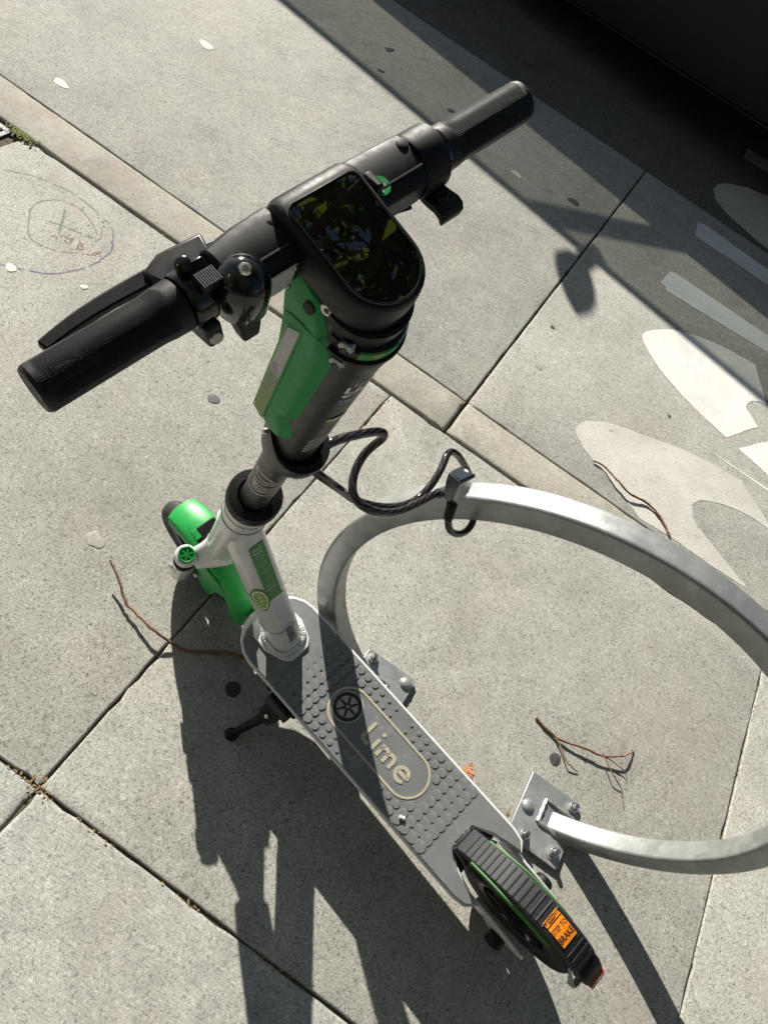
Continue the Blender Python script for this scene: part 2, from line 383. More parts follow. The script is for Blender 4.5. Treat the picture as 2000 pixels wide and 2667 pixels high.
# painted markings, 4 mm above the surface they lie on
def painted(name, polys, z, mat, label, thick=.0014):
    mb = MB()
    for p in polys:
        q_ = []
        for i in range(len(p)):
            a = Vector(p[i]); b = Vector(p[(i + 1) % len(p)]); n_ = max(1, int((b - a).length / .012)); n_ = min(n_, 60); d_ = (b - a).normalized() if (b - a).length else Vector((1, 0))
            for k in range(n_):
                c_ = a + (b - a) * k / n_; w_ = noise.noise(Vector((c_.x * 70, c_.y * 70, 2))) * .0022 + noise.noise(Vector((c_.x * 22, c_.y * 22, 5))) * .0018
                q_.append((c_.x - d_.y * w_, c_.y + d_.x * w_))
        mb.prism(q_, z, z + thick)
    o = mb.build(name, mat, smooth=0); return tag(o, label, 'road marking', 'painted markings at the kerb')
def sp2(pts, n=4): return [(p.x, p.y) for p in spline([(x, y, 0) for x, y in pts], n, True)]
LZ = .0057
blA = [(.275, 2.687), (.279, 2.72), (.29, 2.744), (.31, 2.775), (.338, 2.81), (.368, 2.842), (.402, 2.866), (.45, 2.899), (.502, 2.924), (.556, 2.945), (.61, 2.96), (.729, 2.978), (.824, 2.779), (.79, 2.77), (.765, 2.742), (.752, 2.712), (.75, 2.684), (.819, 2.622), (.72, 2.449), (.64, 2.468), (.578, 2.485), (.508, 2.511), (.443, 2.541), (.385, 2.574), (.333, 2.613), (.297, 2.65)]
painted('painted_marking', [blA], LZ, M['paint'], 'white painted petal shape half in the car shadow, pointing to the joint')
blB = [(.239, 2.003), (.238, 2.03), (.243, 2.05), (.256, 2.075), (.275, 2.093), (.31, 2.124), (.354, 2.15), (.46, 2.192), (.584, 2.245), (.718, 2.275), (.816, 2.286), (.9, 2.228), (.965, 2.171), (1.2, 2.06), (1.15, 2.07), (.96, 2.152), (.906, 2.155), (.856, 2.147), (.813, 2.134), (.772, 2.116), (.736, 2.094), (.713, 2.076), (.698, 2.053), (.69, 2.03), (.696, 2.012), (.704, 1.982), (.74, 1.953), (.95, 1.85), (.80, 1.84), (.657, 1.842), (.551, 1.829), (.449, 1.882), (.363, 1.914), (.291, 1.951), (.255, 1.98)]
painted('painted_marking', [blB], LZ, M['paint2'], 'worn cream painted petal shape under the bark twig beside the kerb strip')
painted('painted_marking', [[(.775, 2.436), (.98, 2.74), (1.5, 2.7), (1.5, 2.2), (.92, 2.40), (.874, 2.415)]], LZ, M['paint'], 'white painted block cut by the right edge, beyond the two petals')
painted('painted_marking', [[(.242, 3.741), (.262, 3.614), (.667, 3.616), (1.6, 3.63), (1.6, 3.75), (.642, 3.737), (.276, 3.76)]], LZ, M['paint3'], 'pale painted stripe in shade next to the asphalt edge')
painted('painted_marking', [[(.245, 3.215), (.232, 3.09), (.262, 3.085), (.270, 3.065), (.77, 3.114), (1.6, 3.12), (1.6, 3.24), (.746, 3.231), (.271, 3.227)]], LZ, M['paint3'], 'pale painted stripe in shade just behind the white petal')
painted('painted_marking', [[(.271, 4.868), (.28, 4.723), (.437, 4.727), (1.6, 4.73), (1.6, 4.87), (.407, 4.872)]], -.0045, M['paint2'], 'short dim stripe on the asphalt in the darkest shade')
painted('painted_marking', [[(.225, 4.17), (.232, 4.234), (.255, 4.29), (.288, 4.331), (.375, 4.412), (.49, 4.468), (.70, 4.53), (1.2, 4.45), (1.0, 3.98), (.597, 3.945), (.504, 3.965), (.35, 4.016), (.26, 4.08)]], -.0045, M['paint2'], 'off-white painted rounded shape on the asphalt past the concrete edge')
painted('painted_marking', [[(.622, 2.327), (.931, 2.338), (1.3, 2.347), (1.3, 2.338), (.931, 2.328)]], LZ, M['paint'], 'thin white painted line between the two petal shapes', .0012)

# chalk drawing on the slab
ch = empty('chalk_drawing', (-1.4, 1.4, 0)); tag(ch, 'faded chalk circles with blue, green and brown scribbles on the sidewalk slab', 'chalk drawing')
def chalk(strokes, mat, w, name):
    mb = MB(lambda p: p - Vector((-1.4, 1.4, 0)))
    for st in strokes:
        pts = [(p.x + noise.noise(Vector((p.x * 60, p.y * 60, 1))) * .002, p.y + noise.noise(Vector((p.x * 60, p.y * 60, 7))) * .002) for p in spline([(x, y, 0) for x, y in st], 5)]
        mb = MB(lambda p: p - Vector((-1.4, 1.4, 0)))
        for k in range(len(pts) - 1):
            p0, p1 = Vector(pts[k]), Vector(pts[k + 1]); L_ = (p1 - p0).length; d_ = (p1 - p0).normalized() if L_ else Vector((1, 0)); nr_ = Vector((-d_.y, d_.x))
            for _ in range(max(2, int(L_ * w * 700000))):
                if noise.noise(Vector((p0.x * 45, p0.y * 45, 3))) < -.28: continue
                c_ = p0.lerp(p1, random.random()) + nr_ * random.gauss(0, w * .32); r = random.uniform(.0004, .0011); z_ = random.uniform(.0006, .0012); a_ = random.uniform(0, 6)
                mb.add([(c_.x + r * math.cos(a_ + t), c_.y + r * math.sin(a_ + t), z_) for t in (0, 1.5, 3, 4.6)], [(0, 1, 2, 3)])
        tag(mb.build(name, mat, ch, smooth=0), kind='stuff')
circ = [(-1.72, 1.36), (-1.69, 1.43), (-1.613, 1.49), (-1.552, 1.535), (-1.463, 1.567), (-1.40, 1.572), (-1.338, 1.565), (-1.269, 1.55), (-1.229, 1.511), (-1.20, 1.47), (-1.194, 1.431), (-1.192, 1.39), (-1.2, 1.347), (-1.231, 1.275), (-1.287, 1.227), (-1.332, 1.199), (-1.40, 1.17)]
chalk([circ[:9]], M['chalkgr'], .0035, 'circle_line'); chalk([circ[8:]], M['chalkb'], .005, 'circle_line')
chalk([[(-1.41, 1.37), (-1.45, 1.42), (-1.46, 1.47), (-1.43, 1.52), (-1.38, 1.535), (-1.32, 1.52), (-1.27, 1.49)], [(-1.41, 1.37), (-1.36, 1.33), (-1.29, 1.35), (-1.25, 1.39)]], M['chalkgr'], .003, 'circle_line')
GREENS = [[(-1.398, 1.498), (-1.379, 1.473), (-1.355, 1.436), (-1.334, 1.407)], [(-1.389, 1.423), (-1.372, 1.433), (-1.341, 1.444)], [(-1.331, 1.44), (-1.318, 1.465)], [(-1.323, 1.448), (-1.302, 1.457), (-1.272, 1.467)], [(-1.291, 1.472), (-1.268, 1.466)], [(-1.372, 1.537), (-1.374, 1.55), (-1.364, 1.549), (-1.366, 1.537)], [(-1.349, 1.537), (-1.345, 1.548), (-1.34, 1.536), (-1.337, 1.544)], [(-1.316, 1.492), (-1.308, 1.508)], [(-1.301, 1.543), (-1.299, 1.552), (-1.292, 1.537), (-1.278, 1.534), (-1.288, 1.543), (-1.271, 1.543)], [(-1.283, 1.526), (-1.265, 1.503), (-1.256, 1.486), (-1.253, 1.466), (-1.25, 1.443)], [(-1.33, 1.558), (-1.313, 1.55)]]
chalk(GREENS[:1] + GREENS[8:9], M['chalkg'], .006, 'green_scribble'); chalk(GREENS[1:8] + GREENS[9:], M['chalkg'], .0035, 'green_scribble')
BROWN = [[(-1.339, 1.381), (-1.334, 1.39), (-1.326, 1.394), (-1.323, 1.406), (-1.32, 1.412)], [(-1.329, 1.391), (-1.32, 1.383)], [(-1.318, 1.397), (-1.325, 1.408)], [(-1.319, 1.413), (-1.307, 1.412), (-1.296, 1.423)], [(-1.307, 1.404), (-1.304, 1.397), (-1.295, 1.397), (-1.288, 1.403)], [(-1.297, 1.407), (-1.294, 1.413), (-1.299, 1.42)], [(-1.353, 1.416), (-1.35, 1.415)], [(-1.352, 1.391), (-1.349, 1.391)], [(-1.315, 1.424), (-1.312, 1.424)], [(-1.285, 1.415), (-1.282, 1.415)], [(-1.282, 1.429), (-1.279, 1.429)], [(-1.264, 1.442), (-1.262, 1.441)], [(-1.266, 1.398), (-1.262, 1.404), (-1.274, 1.421), (-1.267, 1.427), (-1.264, 1.416), (-1.255, 1.419), (-1.253, 1.407), (-1.263, 1.399)], [(-1.24, 1.397), (-1.229, 1.406), (-1.222, 1.414), (-1.222, 1.424)], [(-1.235, 1.42), (-1.225, 1.414)], [(-1.226, 1.429), (-1.215, 1.43)], [(-1.216, 1.418), (-1.215, 1.433), (-1.214, 1.446)], [(-1.218, 1.437), (-1.201, 1.429)]]
chalk(BROWN, M['chalkr'], .0045, 'brown_scribble')
# utility cover at the left edge
uc = empty('utility_cover', (-2.0, 1.40, 0)); tag(uc, 'pale metal cover with dark frame at the left edge by the moss', 'utility cover')
mb = MB(lambda p: p - uc.location); mb.box((-1.995, 1.42, -.012), (.47, .40, .02)); mb.build('lid', M['coverpl'], uc, bevel=.002)
mb = MB(lambda p: p - uc.location)
for c, s in (((-1.995, 1.632, -.014), (.56, .016, .026)), ((-1.995, 1.208, -.014), (.56, .016, .026)), ((-1.742, 1.42, -.014), (.016, .405, .026)), ((-2.262, 1.42, -.014), (.016, .405, .026))): mb.box(c, s)
mb.build('frame', M['coverfr'], uc)

# gum spots and white petals on the ground
def spot(x, y, r, mat, label, cat, name, z=.0, h=.0013, jit=.16, seed=0, st=1.0):
    mb = MB(); poly = blob(r, 18, jit, seed); ax = Vector((.81, -.58))
    def tf(p): return p
    q = [(x + a * st, y + b) for a, b in poly]; n = len(q)
    top = [(x + a * st * .8, y + b * .8) for a, b in poly]
    mb.loft([[(a, b, z) for a, b in q], [(a, b, z + h * .7) for a, b in [((u - x) * .95 + x, (v - y) * .95 + y) for u, v in q]], [(a, b, z + h) for a, b in top]], True)
    return tag(mb.build(name, mat, smooth=60), label, cat)
GUM = [(-1.355, 3.442, .022, 'gumdk', 'dark gum blot in shade above the grip, farthest from the scooter', .006, .28), (-1.282, 3.237, .015, 'gumdk', 'small dark gum blot in shade between a larger blot and the sunlit edge', .006, .28),
       (-.937, 3.296, .017, 'gumdk', 'dark oval gum blot in shade right of the right grip', .006, .2), (-.263, 3.242, .026, 'gumdk', 'dark gum blot inside the slanting darker shadow band', .006, .15),
       (-.651, 1.245, .017, 'gum', 'round grey gum spot below the left grip on the bright slab', 0, .06), (-.12, .624, .018, 'gumdk', 'black round gum spot in shade above the kickstand foot', 0, .05),
       (.599, .957, .016, 'gumdk', 'grey gum spot beside the twig near the bolted rack foot', 0, .08), (-.58, .715, .021, 'gumlt', 'pale flattened gum smear left of the front wheel', 0, .22),
       (.158, .293, .020, 'gumlt', 'pale tan gum spot beside the stem shadow at the long joint', 0, .12), (-.02, 2.40, .009, 'gumdk', 'tiny dark pebble-like gum drop beside the cross joint', .006, .15),
       (.50, 2.36, .007, 'gumdk', 'tiny black speck of gum between the white petals', .006, .1), (.02, 2.17, .016, 'gumlt', 'faint grey gum smear right of the cross joint', .006, .2)]
for i, (x, y, r, m, lb, z, j) in enumerate(GUM): tag(spot(x, y, r, M[m], lb, 'gum', 'gum_spot', z + .0003, .0011, j * .9, i), group='gum spots on the pavement')
PET = [(-1.757, 2.633, .022, 'white oval petal on the lane, uppermost one near the top edge'), (-1.834, 1.95, .019, 'white twin petal near the kerb at the left'), (-1.311, 1.206, .013, 'white paper fleck touching the blue chalk circle'), (-1.145, 1.300, .010, 'small white fleck right of the chalk circle'), (-.526, 3.161, .018, 'pale petal lying in shade right of the throttle')]
for i, (x, y, r, lb) in enumerate(PET): tag(spot(x, y, r, M['petal'], lb, 'petal', 'fallen_petal', .0003 if y < 1.6 else .0063, .0012, .14, 40 + i, 1.45 if i != 3 else 1.0), group='white petals on the pavement')

rz = random.Random(21); mb = MB()
for _ in range(120):
    x = .421 + rz.gauss(0, .008); y = .794 + rz.gauss(0, .010); r = rz.uniform(.0012, .0032); zz = .0006 + _ * .00002; mb.add([(x - r, y - r * .6, zz), (x + r * .8, y - r, zz), (x + r, y + r * .7, zz), (x - r * .6, y + r, zz)], [(0, 1, 2, 3)])
tag(mb.build('chalk_smear', M['orangechalk'], smooth=0), 'orange chalk crumbs rubbed on the slab beside the deck', None, None, 'stuff')
mb = MB(); mb.loft([[(.546 + a * .5, .772 + b * 1.2, .0006) for a, b in blob(.008, 10, .1, 3)], [(.546 + a * .45, .772 + b * 1.1, .0022) for a, b in blob(.008, 10, .1, 3)]]); tag(mb.build('dry_leaf', M['leafbits'], smooth=60), 'small brown dry leaf beside the bolted rack plate', 'leaf')
# twigs: lifted points stay natural arcs above the slab
def lift(x, y, z): k = z / 1.63076; return Vector((x * (1 - k), y * (1 - k), z))
def twig(name_label, branches):
    base = branches[0][0][0]; e = empty('fallen_twig', (base[0], base[1], 0)); tag(e, name_label, 'twig', 'twigs on the pavement')
    for i, (pts, r0, r1) in enumerate(branches):
        P = spline([lift(x, y, z) for x, y, z in pts], 6)
        P = [p + Vector((noise.noise(p * 55), noise.noise(p * 55 + Vector((9, 0, 0))), 0)) * .0030 for p in P]
        n = len(P); mb = MB(lambda p: p - e.location)
        mb.tube(P, [1.25 * (r0 + (r1 - r0) * k / (n - 1)) * (1 + .38 * noise.noise(P[k] * 150)) for k in range(n)], 7)
        if i == 0:
            for k in range(3, n - 2, 5):
                d = Vector((random.uniform(-1, 1), random.uniform(-1, 1), .4)).normalized(); mb.tube([P[k], P[k] + d * .007], [r0 * .6, r0 * .35], 5)
        mb.build('stem' if i == 0 else 'side_shoot', M['twig'], e, smooth=60)
twig('bare forked brown twig on the sunlit slab inside the rack loop', [
    ([(.516, 1.02, .004), (.58, 1.01, .006), (.645, 1.028, .014), (.709, 1.047, .016), (.759, 1.084, .020), (.778, 1.111, .003)], .0032, .0016),
    ([(.58, 1.01, .006), (.626, .972, .010), (.640, .968, .009), (.664, .963, .003)], .0019, .001),
    ([(.709, 1.047, .016), (.765, 1.047, .010), (.786, 1.032, .006)], .0014, .0008),
    ([(.709, 1.047, .016), (.745, 1.02, .018), (.78, .997, .004), (.798, .962, .003)], .0014, .0008)])
twig('single curved brown twig lying across the cream painted petal', [
    ([(.34, 1.937, .012), (.377, 1.945, .016), (.433, 1.926, .024), (.495, 1.908, .022), (.557, 1.918, .014), (.611, 1.899, .012), (.661, 1.852, .010)], .0022, .0034)])
twig('long brown twig left of the front wheel, running into the scooter shadow', [
    ([(-.52, .697, .040), (-.464, .665, .028), (-.43, .64, .018), (-.407, .635, .018), (-.339, .626, .026), (-.279, .627, .010), (-.25, .636, .008), (-.195, .675, .008), (-.141, .701, .010)], .0022, .0034)])

# loose debris: dry bits in the joint, moss by the cover
def crumbs(name, mat, spots, n, s, label=None):
    mb = MB()
    for _ in range(n):
        x, y, z = spots(); r = s * random.uniform(.4, 1.3); a = random.uniform(0, 6.28); h = r * random.uniform(.15, .5)
        c, sn = math.cos(a), math.sin(a); l = random.uniform(1, 2.4)
        mb.add([(x - r * c * l, y - r * sn * l, z), (x + r * sn, y - r * c, z + h), (x + r * c * l, y + r * sn * l, z + h * .4), (x - r * sn, y + r * c, z + h)], [(0, 1, 2, 3)])
    return tag(mb.build(name, mat, smooth=0), label, None, None, 'stuff')
def js():
    t = random.random()
    if t < .62:
        x = random.choice([-.33, -.295, -.28, -.20, -.16, -.13, .22, .27, .05]) + random.gauss(0, .022); return (x, .2461 + random.gauss(0, .004), random.uniform(-.012, .001))
    if t < .8: return (-.2949 + random.gauss(0, .014), .2461 + random.gauss(0, .012), random.uniform(-.006, .002))
    return (random.uniform(-.6, .45), .2461 + random.gauss(0, .004), random.uniform(-.014, -.002))
tag(crumbs('dry_debris', M['leafbits'], js, 200, .0024), 'dry tan leaf crumbs caught in the sidewalk joints')
tag(crumbs('grit', M['leafbits'], lambda: (random.choice([(-.0976 + random.gauss(0, .006), random.uniform(1.83, 2.7)), (-.2949 + random.gauss(0, .004), random.uniform(1.2, 1.65)), (1.061 + random.gauss(0, .005), random.uniform(.7, 1.6)), (random.uniform(-1.6, .3), 1.652 + random.gauss(0, .004))]) + (random.uniform(-.012, .001),)), 520, .0022), 'fine tan grit lying in the cross joints')
tag(crumbs('moss', M['moss'], lambda: (-1.708 + random.gauss(0, .020), 1.646 + random.gauss(0, .007), random.uniform(-.01, .007)), 520, .0045), 'green moss tuft between the kerb strip and the metal cover')

# ---------------------------------------------------------------- bike rack
rack = empty('bike_rack', (.386, .819, 0)); tag(rack, 'round galvanised square-tube bike rack loop bolted to the sidewalk', 'bike rack')
RL = rack.location.copy(); toR = lambda p: p - RL
RC = Vector((.386, .8194, .389)); RU = Vector((math.cos(-.0217), math.sin(-.0217), 0)); RN = Vector((math.sin(.0217), math.cos(.0217), 0))
def sqsec(w, r, n=4):
    out = []
    for (sx, sy, a0) in ((1, 1, 0), (-1, 1, 90), (-1, -1, 180), (1, -1, 270)):
        for i in range(n + 1):
            a = rad(a0 + 90 * i / n); out.append((sx * (w / 2 - r) + r * math.cos(a), sy * (w / 2 - r) + r * math.sin(a)))
    return out
rings = []
for i in range(121):
    a = rad(-60.5 + 301 * i / 120); d = RU * math.cos(a) + Vector((0, 0, math.sin(a)))
    rings.append([RC + d * (.4770 + u) + RN * v for u, v in sqsec(.048, .0075)])
MB(toR).loft(rings).build('loop_tube', M['galv'], rack, smooth=40)
def foot(x0, x1, y0, y1, mirror):
    mb = MB(toR); c = .004
    poly = [(x0 + c, y0), (x1 - c, y0), (x1, y0 + c), (x1, y1 - c), (x1 - c, y1), (x0 + c, y1), (x0, y1 - c), (x0, y0 + c)]
    mb.prism(poly, .0005, .0125); mb.build('base_plate', M['galv'], rack, bevel=.0012)
foot(.558, .694, .722, .890, 0); foot(.078, .214, .732, .900, 1)
for sgn in (1, -1):
    weld = MB(toR)
    xf = .386 + sgn * .226; P = []
    xs_ = [(xf, .79), (xf, .848), (xf + sgn * .085, .848), (xf + sgn * .085, .79)]
    for k in range(4):
        a, b = xs_[k], xs_[(k + 1) % 4]
        P += [(a[0] + (b[0] - a[0]) * t / 8, a[1] + (b[1] - a[1]) * t / 8, .0145) for t in range(8)]
    P.append(P[0]); weld.tube(P, [.005 * (1 + .25 * math.sin(i * 2.1)) for i in range(len(P))], 7, False)
    weld.build('weld_bead', M['galv'], rack)
def bolt(x, y, nut=True):
    o = (x, y, .0125)
    if nut:
        mb = MB(toR); mb.lathe([(.0165, 0), (.0165, .0022), (.0150, .0025)], o, (0, 0, 1), 24)
        b = mb.build('washer', M['galv'], rack)
        mb = MB(toR); mb.lathe([(.0112, .0025), (.0118, .004), (.0118, .0105), (.0100, .012)], o, (0, 0, 1), 6); mb.build('nut', M['chrome'], rack, bevel=.0006, smooth=20)
        mb = MB(toR); mb.lathe([(.0062, .010), (.0062, .026), (.0050, .0275)], o, (0, 0, 1), 14); mb.build('bolt_end', M['chrome'], rack)
    else:
        mb = MB(toR); mb.lathe([(.0158, 0), (.0156, .002), (.0140, .005), (.0105, .0078), (.0055, .0094), (.001, .0098)], o, (0, 0, 1), 24); mb.build('bolt_head', M['galv'], rack, smooth=70)
bolt(.577, .808, False); bolt(.675, .868); bolt(.671, .750); bolt(.594, .742)
bolt(.098, .878); bolt(.195, .878, False); bolt(.195, .752); bolt(.098, .752, False)

# ---------------------------------------------------------------- cable lock
lock = empty('cable_lock', (.01, .77, .76)); tag(lock, 'steel cable lock looped from the scooter clamp round the rack tube', 'cable lock'); LL = lock.location.copy(); toL = lambda p: p - LL
CA = [[-0.1431, 0.5541, 0.9477], [-0.1382, 0.5665, 0.9507], [-0.1307, 0.5838, 0.9511], [-0.119, 0.6103, 0.9456], [-0.1092, 0.6374, 0.9344], [-0.1018, 0.6509, 0.9255], [-0.1008, 0.6566, 0.9108], [-0.1053, 0.6538, 0.8962], [-0.1094, 0.6438, 0.8823], [-0.1082, 0.6282, 0.8701], [-0.1014, 0.6104, 0.8622], [-0.0907, 0.5972, 0.8576], [-0.0765, 0.5957, 0.8494], [-0.0585, 0.6073, 0.8383], [-0.0407, 0.6341, 0.8201], [-0.0265, 0.6665, 0.8064], [-0.0164, 0.702, 0.7954], [-0.0087, 0.7287, 0.7904], [-0.0005, 0.7474, 0.7854]]
CB = [[-0.1402, 0.5435, 0.9202], [-0.1302, 0.5489, 0.9111], [-0.1173, 0.5674, 0.8868], [-0.1031, 0.5985, 0.8467], [-0.0885, 0.6232, 0.8144], [-0.0664, 0.6484, 0.7946], [-0.0458, 0.6713, 0.7859], [-0.0313, 0.6958, 0.7787], [-0.0221, 0.7206, 0.7785], [-0.0184, 0.7456, 0.7851], [-0.0185, 0.7652, 0.794], [-0.0216, 0.7867, 0.7982], [-0.0256, 0.8044, 0.7995], [-0.0233, 0.822, 0.794], [-0.0121, 0.8373, 0.78], [0.0024, 0.8513, 0.7583], [0.0147, 0.8647, 0.7363], [0.0328, 0.872, 0.7092], [0.0532, 0.8555, 0.6952], [0.0664, 0.8304, 0.6939], [0.0702, 0.8048, 0.6991], [0.0667, 0.7803, 0.7056], [0.0576, 0.7571, 0.7198], [0.0457, 0.7426, 0.7346], [0.0358, 0.7381, 0.7507], [0.029, 0.7375, 0.7697], [0.0237, 0.7451, 0.7822]]
def cable(pts, name):
    P = spline(pts, 8)
    for _ in range(6): P = [P[0]] + [(P[i - 1] + P[i] * 2 + P[i + 1]) / 4 for i in range(1, len(P) - 1)] + [P[-1]]
    # resample evenly
    Q = [P[0]]; acc = 0; step = .0028
    for i in range(1, len(P)):
        a = P[i - 1]; seg = (P[i] - a).length; pos = step - acc
        while pos <= seg: Q.append(a + (P[i] - a) * (pos / seg)); pos += step
        acc = seg - (pos - step)
    n = 16; mb = MB(toL); mb.tube(Q, .0047, n, True)
    o = mb.build(name, M['braid'], lock, smooth=60)
    at = o.data.attributes.new('braid', 'FLOAT', 'POINT')
    at.data.foreach_set('value', [.5 + .5 * math.sin((k % n) / n * 2 * math.pi * 5 + (k // n) * .95) for k in range(len(o.data.vertices))])
    mb = MB(toL); mb.tube(Q, .0058, n, True); mb.build('clear_sleeve', M['clear'], o, smooth=60)
    return Q
CLW = Vector((-.1600, .5330, .9560)); CA = [list(CLW)] + CA; CB = [list(CLW - Vector((0, 0, .02)))] + CB
QA = cable(CA, 'cable'); QB = cable(CB, 'cable')
V = {k: Vector(v) for k, v in {"tl": [-0.0085, 0.756, 0.8243], "tf": [0.0137, 0.7505, 0.825], "tr": [0.0274, 0.7901, 0.817], "tb": [0.0011, 0.7911, 0.813], "bl": [0.0093, 0.7444, 0.7825], "bf": [0.0202, 0.7423, 0.7866], "br": [0.0334, 0.7842, 0.7804]}.items()}
V['bb'] = V['br'] + (V['bl'] - V['bf']) * 1.3
mid = lambda a, b, t: V[a] * (1 - t) + V[b] * t
ctr = sum(V.values(), Vector()) / 8
bow = (V['tl'] + V['tf'] - V['tr'] - V['tb']).normalized() * .0035
rr = [[V['tl'], V['tf'], V['tr'], V['tb']], [mid('tl', 'bl', .3) + bow, mid('tf', 'bf', .3) + bow * .6, mid('tr', 'br', .3), mid('tb', 'bb', .3)], [mid('tl', 'bl', .65) + bow, mid('tf', 'bf', .65) + bow * .6, mid('tr', 'br', .65), mid('tb', 'bb', .65)], [V['bl'], V['bf'], V['br'], V['bb']]]
MB(toL).loft(rr).build('lock_body', M['lockgrey'], lock, bevel=.0014, smooth=30)
up = (V['tf'] - V['tl']).cross(V['tb'] - V['tl']).normalized()
if up.z < 0: up = -up
tc = (V['tl'] + V['tf'] + V['tr'] + V['tb']) / 4
MB(toL).loft([[tc + (V[k] - tc) * .86 + up * .0006 for k in ('tl', 'tf', 'tr', 'tb')], [tc + (V[k] - tc) * .80 + up * .0016 for k in ('tl', 'tf', 'tr', 'tb')]]).build('top_cap', M['lockblue'], lock, bevel=.0005)
kp = tc + (V['tr'] - tc) * .28 + (V['tb'] - tc) * .25
mb = MB(toL); mb.lathe([(.0034, .0012), (.0034, .0026), (.0028, .003)], kp, up, 16); mb.build('key_cover', M['whitetxt'], lock)
fn = (V['tr'] - V['tf']).cross(V['bf'] - V['tf']).normalized()
if fn.dot((V['tf'] + V['tr']) / 2 - ctr) < 0: fn = -fn
q = [V['tf'], V['tr'], V['br'], V['bf']]; qc = sum(q, Vector()) / 4
MB(toL).loft([[qc + (v - qc) * .9 + fn * .0004 for v in q], [qc + (v - qc) * .86 + fn * .0016 for v in q]]).build('side_plate', M['locklight'], lock)
mb = MB(toL); e0 = QA[-1]; dA = (QA[-1] - QA[-5]).normalized(); mb.lathe([(.0058, -.004), (.0078, -.003), (.0082, .018), (.006, .02)], e0, dA, 20); mb.build('ferrule', M['lockgrey'], lock)
mb = MB(toL); e0 = QB[-1]; dB = (QB[-1] - QB[-5]).normalized(); mb.lathe([(.0062, -.022), (.0074, -.020), (.0086, .004), (.007, .006)], e0, dB, 20); mb.build('sleeve', M['black'], lock)

# ---------------------------------------------------------------- scooter
ORG = Vector((.16148726, .64493498, .19209276)); F = Vector((-.96973954, .24240907, -.02903576)); L = Vector((-.22750648, -.94039908, -.25276546)); NZ = Vector((-.08857784, -.23851083, .9670918))
F.normalize(); NZ = (NZ - F * NZ.dot(F)).normalized(); L = NZ.cross(F)
GZ = ORG.z / NZ.z
scoot = empty('electric_scooter'); T0 = ORG - NZ * GZ
scoot.matrix_world = Matrix(((F.x, L.x, NZ.x, T0.x), (F.y, L.y, NZ.y, T0.y), (F.z, L.z, NZ.z, T0.z), (0, 0, 0, 1)))
tag(scoot, 'parked electric kick scooter with green fenders, grey deck and black handlebar, leaning on its kickstand', 'scooter')
tS = lambda p: Vector((p[0], p[1], p[2] + GZ))
t15 = rad(15); A0 = Vector((.318, 0, .62)); K = Vector((-math.sin(t15), 0, math.cos(t15))); EF = Vector((math.cos(t15), 0, math.sin(t15))); YV = Vector((0, 1, 0))
tT = lambda q: tS(A0 + EF * q[0] + YV * q[1] + K * q[2])
def S(): return MB(tS)
def T(): return MB(tT)
def ns(obj, *a): return obj
# deck
half = [(-.352, .083), (-.325, .0885), (.270, .0885), (.292, .084), (.314, .071), (.333, .049), (.343, .022)]
rear = [(-.266, .028), (-.302, .046), (-.368, .064)]
out = rear + half
outline = out + [(x, -y) for x, y in out[::-1]]
def inset_poly(poly, d):
    n = len(poly); res = []
    ar = sum(poly[i][0] * poly[(i + 1) % n][1] - poly[(i + 1) % n][0] * poly[i][1] for i in range(n)); sg = 1 if ar > 0 else -1
    for i in range(n):
        a, b, c = Vector(poly[i - 1]), Vector(poly[i]), Vector(poly[(i + 1) % n])
        d1 = (b - a).normalized(); d2 = (c - b).normalized(); n1 = Vector((-d1.y, d1.x)) * sg; n2 = Vector((-d2.y, d2.x)) * sg
        m = n1 + n2; m = m / max(.35, m.dot(m) / 2) if m.length > 1e-6 else n1
        res.append(tuple(b + m * d))
    return res
S().prism(outline, -.016, -.0015).build('deck_rim', M['white'], scoot, bevel=.0025)
low = [(-.31, .080), (.28, .080), (.318, .055), (.335, .02)]; lowp = low + [(x, -y) for x, y in low[::-1]]
S().prism(lowp, -.064, -.0165).build('deck_body', M['dark'], scoot, bevel=.004)
for sg in (1, -1):
    S().box((-.10, sg * .0815, -.036), (.42, .004, .024)).build('side_strip', M['green'], scoot, bevel=.0012)
mato = [(-.266, .030), (-.302, .050), (-.360, .066), (-.347, .079), (-.324, .0835), (.268, .0835), (.288, .0795), (.308, .068), (.320, .050), (.328, .022)]
matp = mato + [(x, -y) for x, y in mato[::-1]]
deckmat = S().prism(matp, -.0012, .0012).build('deck_mat', M['mat'], scoot, bevel=.0006)
# studs: sizes swell toward both ends, absent under the logo
def stud_r(x): return .0030 + max(0, abs(x + .0265) - .0225) * .0545
stud_cache = {}
def stud(x, y, k):
    r = round(stud_r(x), 4)
    if r not in stud_cache:
        mb = MB(); n = 20
        mb.lathe([(r, 0), (r, .0010), (max(.0005, r - .0004), .0013), (.0004, .0013)], (0, 0, 0), (0, 0, 1), n)
        o = mb.build('stud', M['stud'], deckmat, smooth=15); stud_cache[r] = o
    else:
        o = stud_cache[r].copy(); COL.objects.link(o); o.parent = deckmat
    o.location = tS((x, y, .0012 + k * .00004))
cnt = 0
for ix in range(-9, 14):
    x = -.0045 + .0213 * ix if ix >= 0 else -.0490 + .0213 * (ix + 1)
    for iy, y in enumerate((-.072, -.054, -.036, -.018, 0, .018, .036, .054, .072)):
        r = stud_r(x)
        if x > .205 or x < -.238: continue
        inside = (-.112 < x < .07 and abs(y) < .049) or math.hypot(x - .066, y) < .040 + r * .5 or math.hypot(x + .108, y) < .050 + r * .3
        if inside: continue
        if math.hypot(x - .262, y) < .062 or (x < -.225 and abs(y) < .03): continue
        stud(x, y, (ix + 9) + (iy % 3) * .3); cnt += 1
fp = [(.196, .0830), (.268, .0830), (.288, .079), (.308, .0675), (.320, .0495), (.3275, .022)]
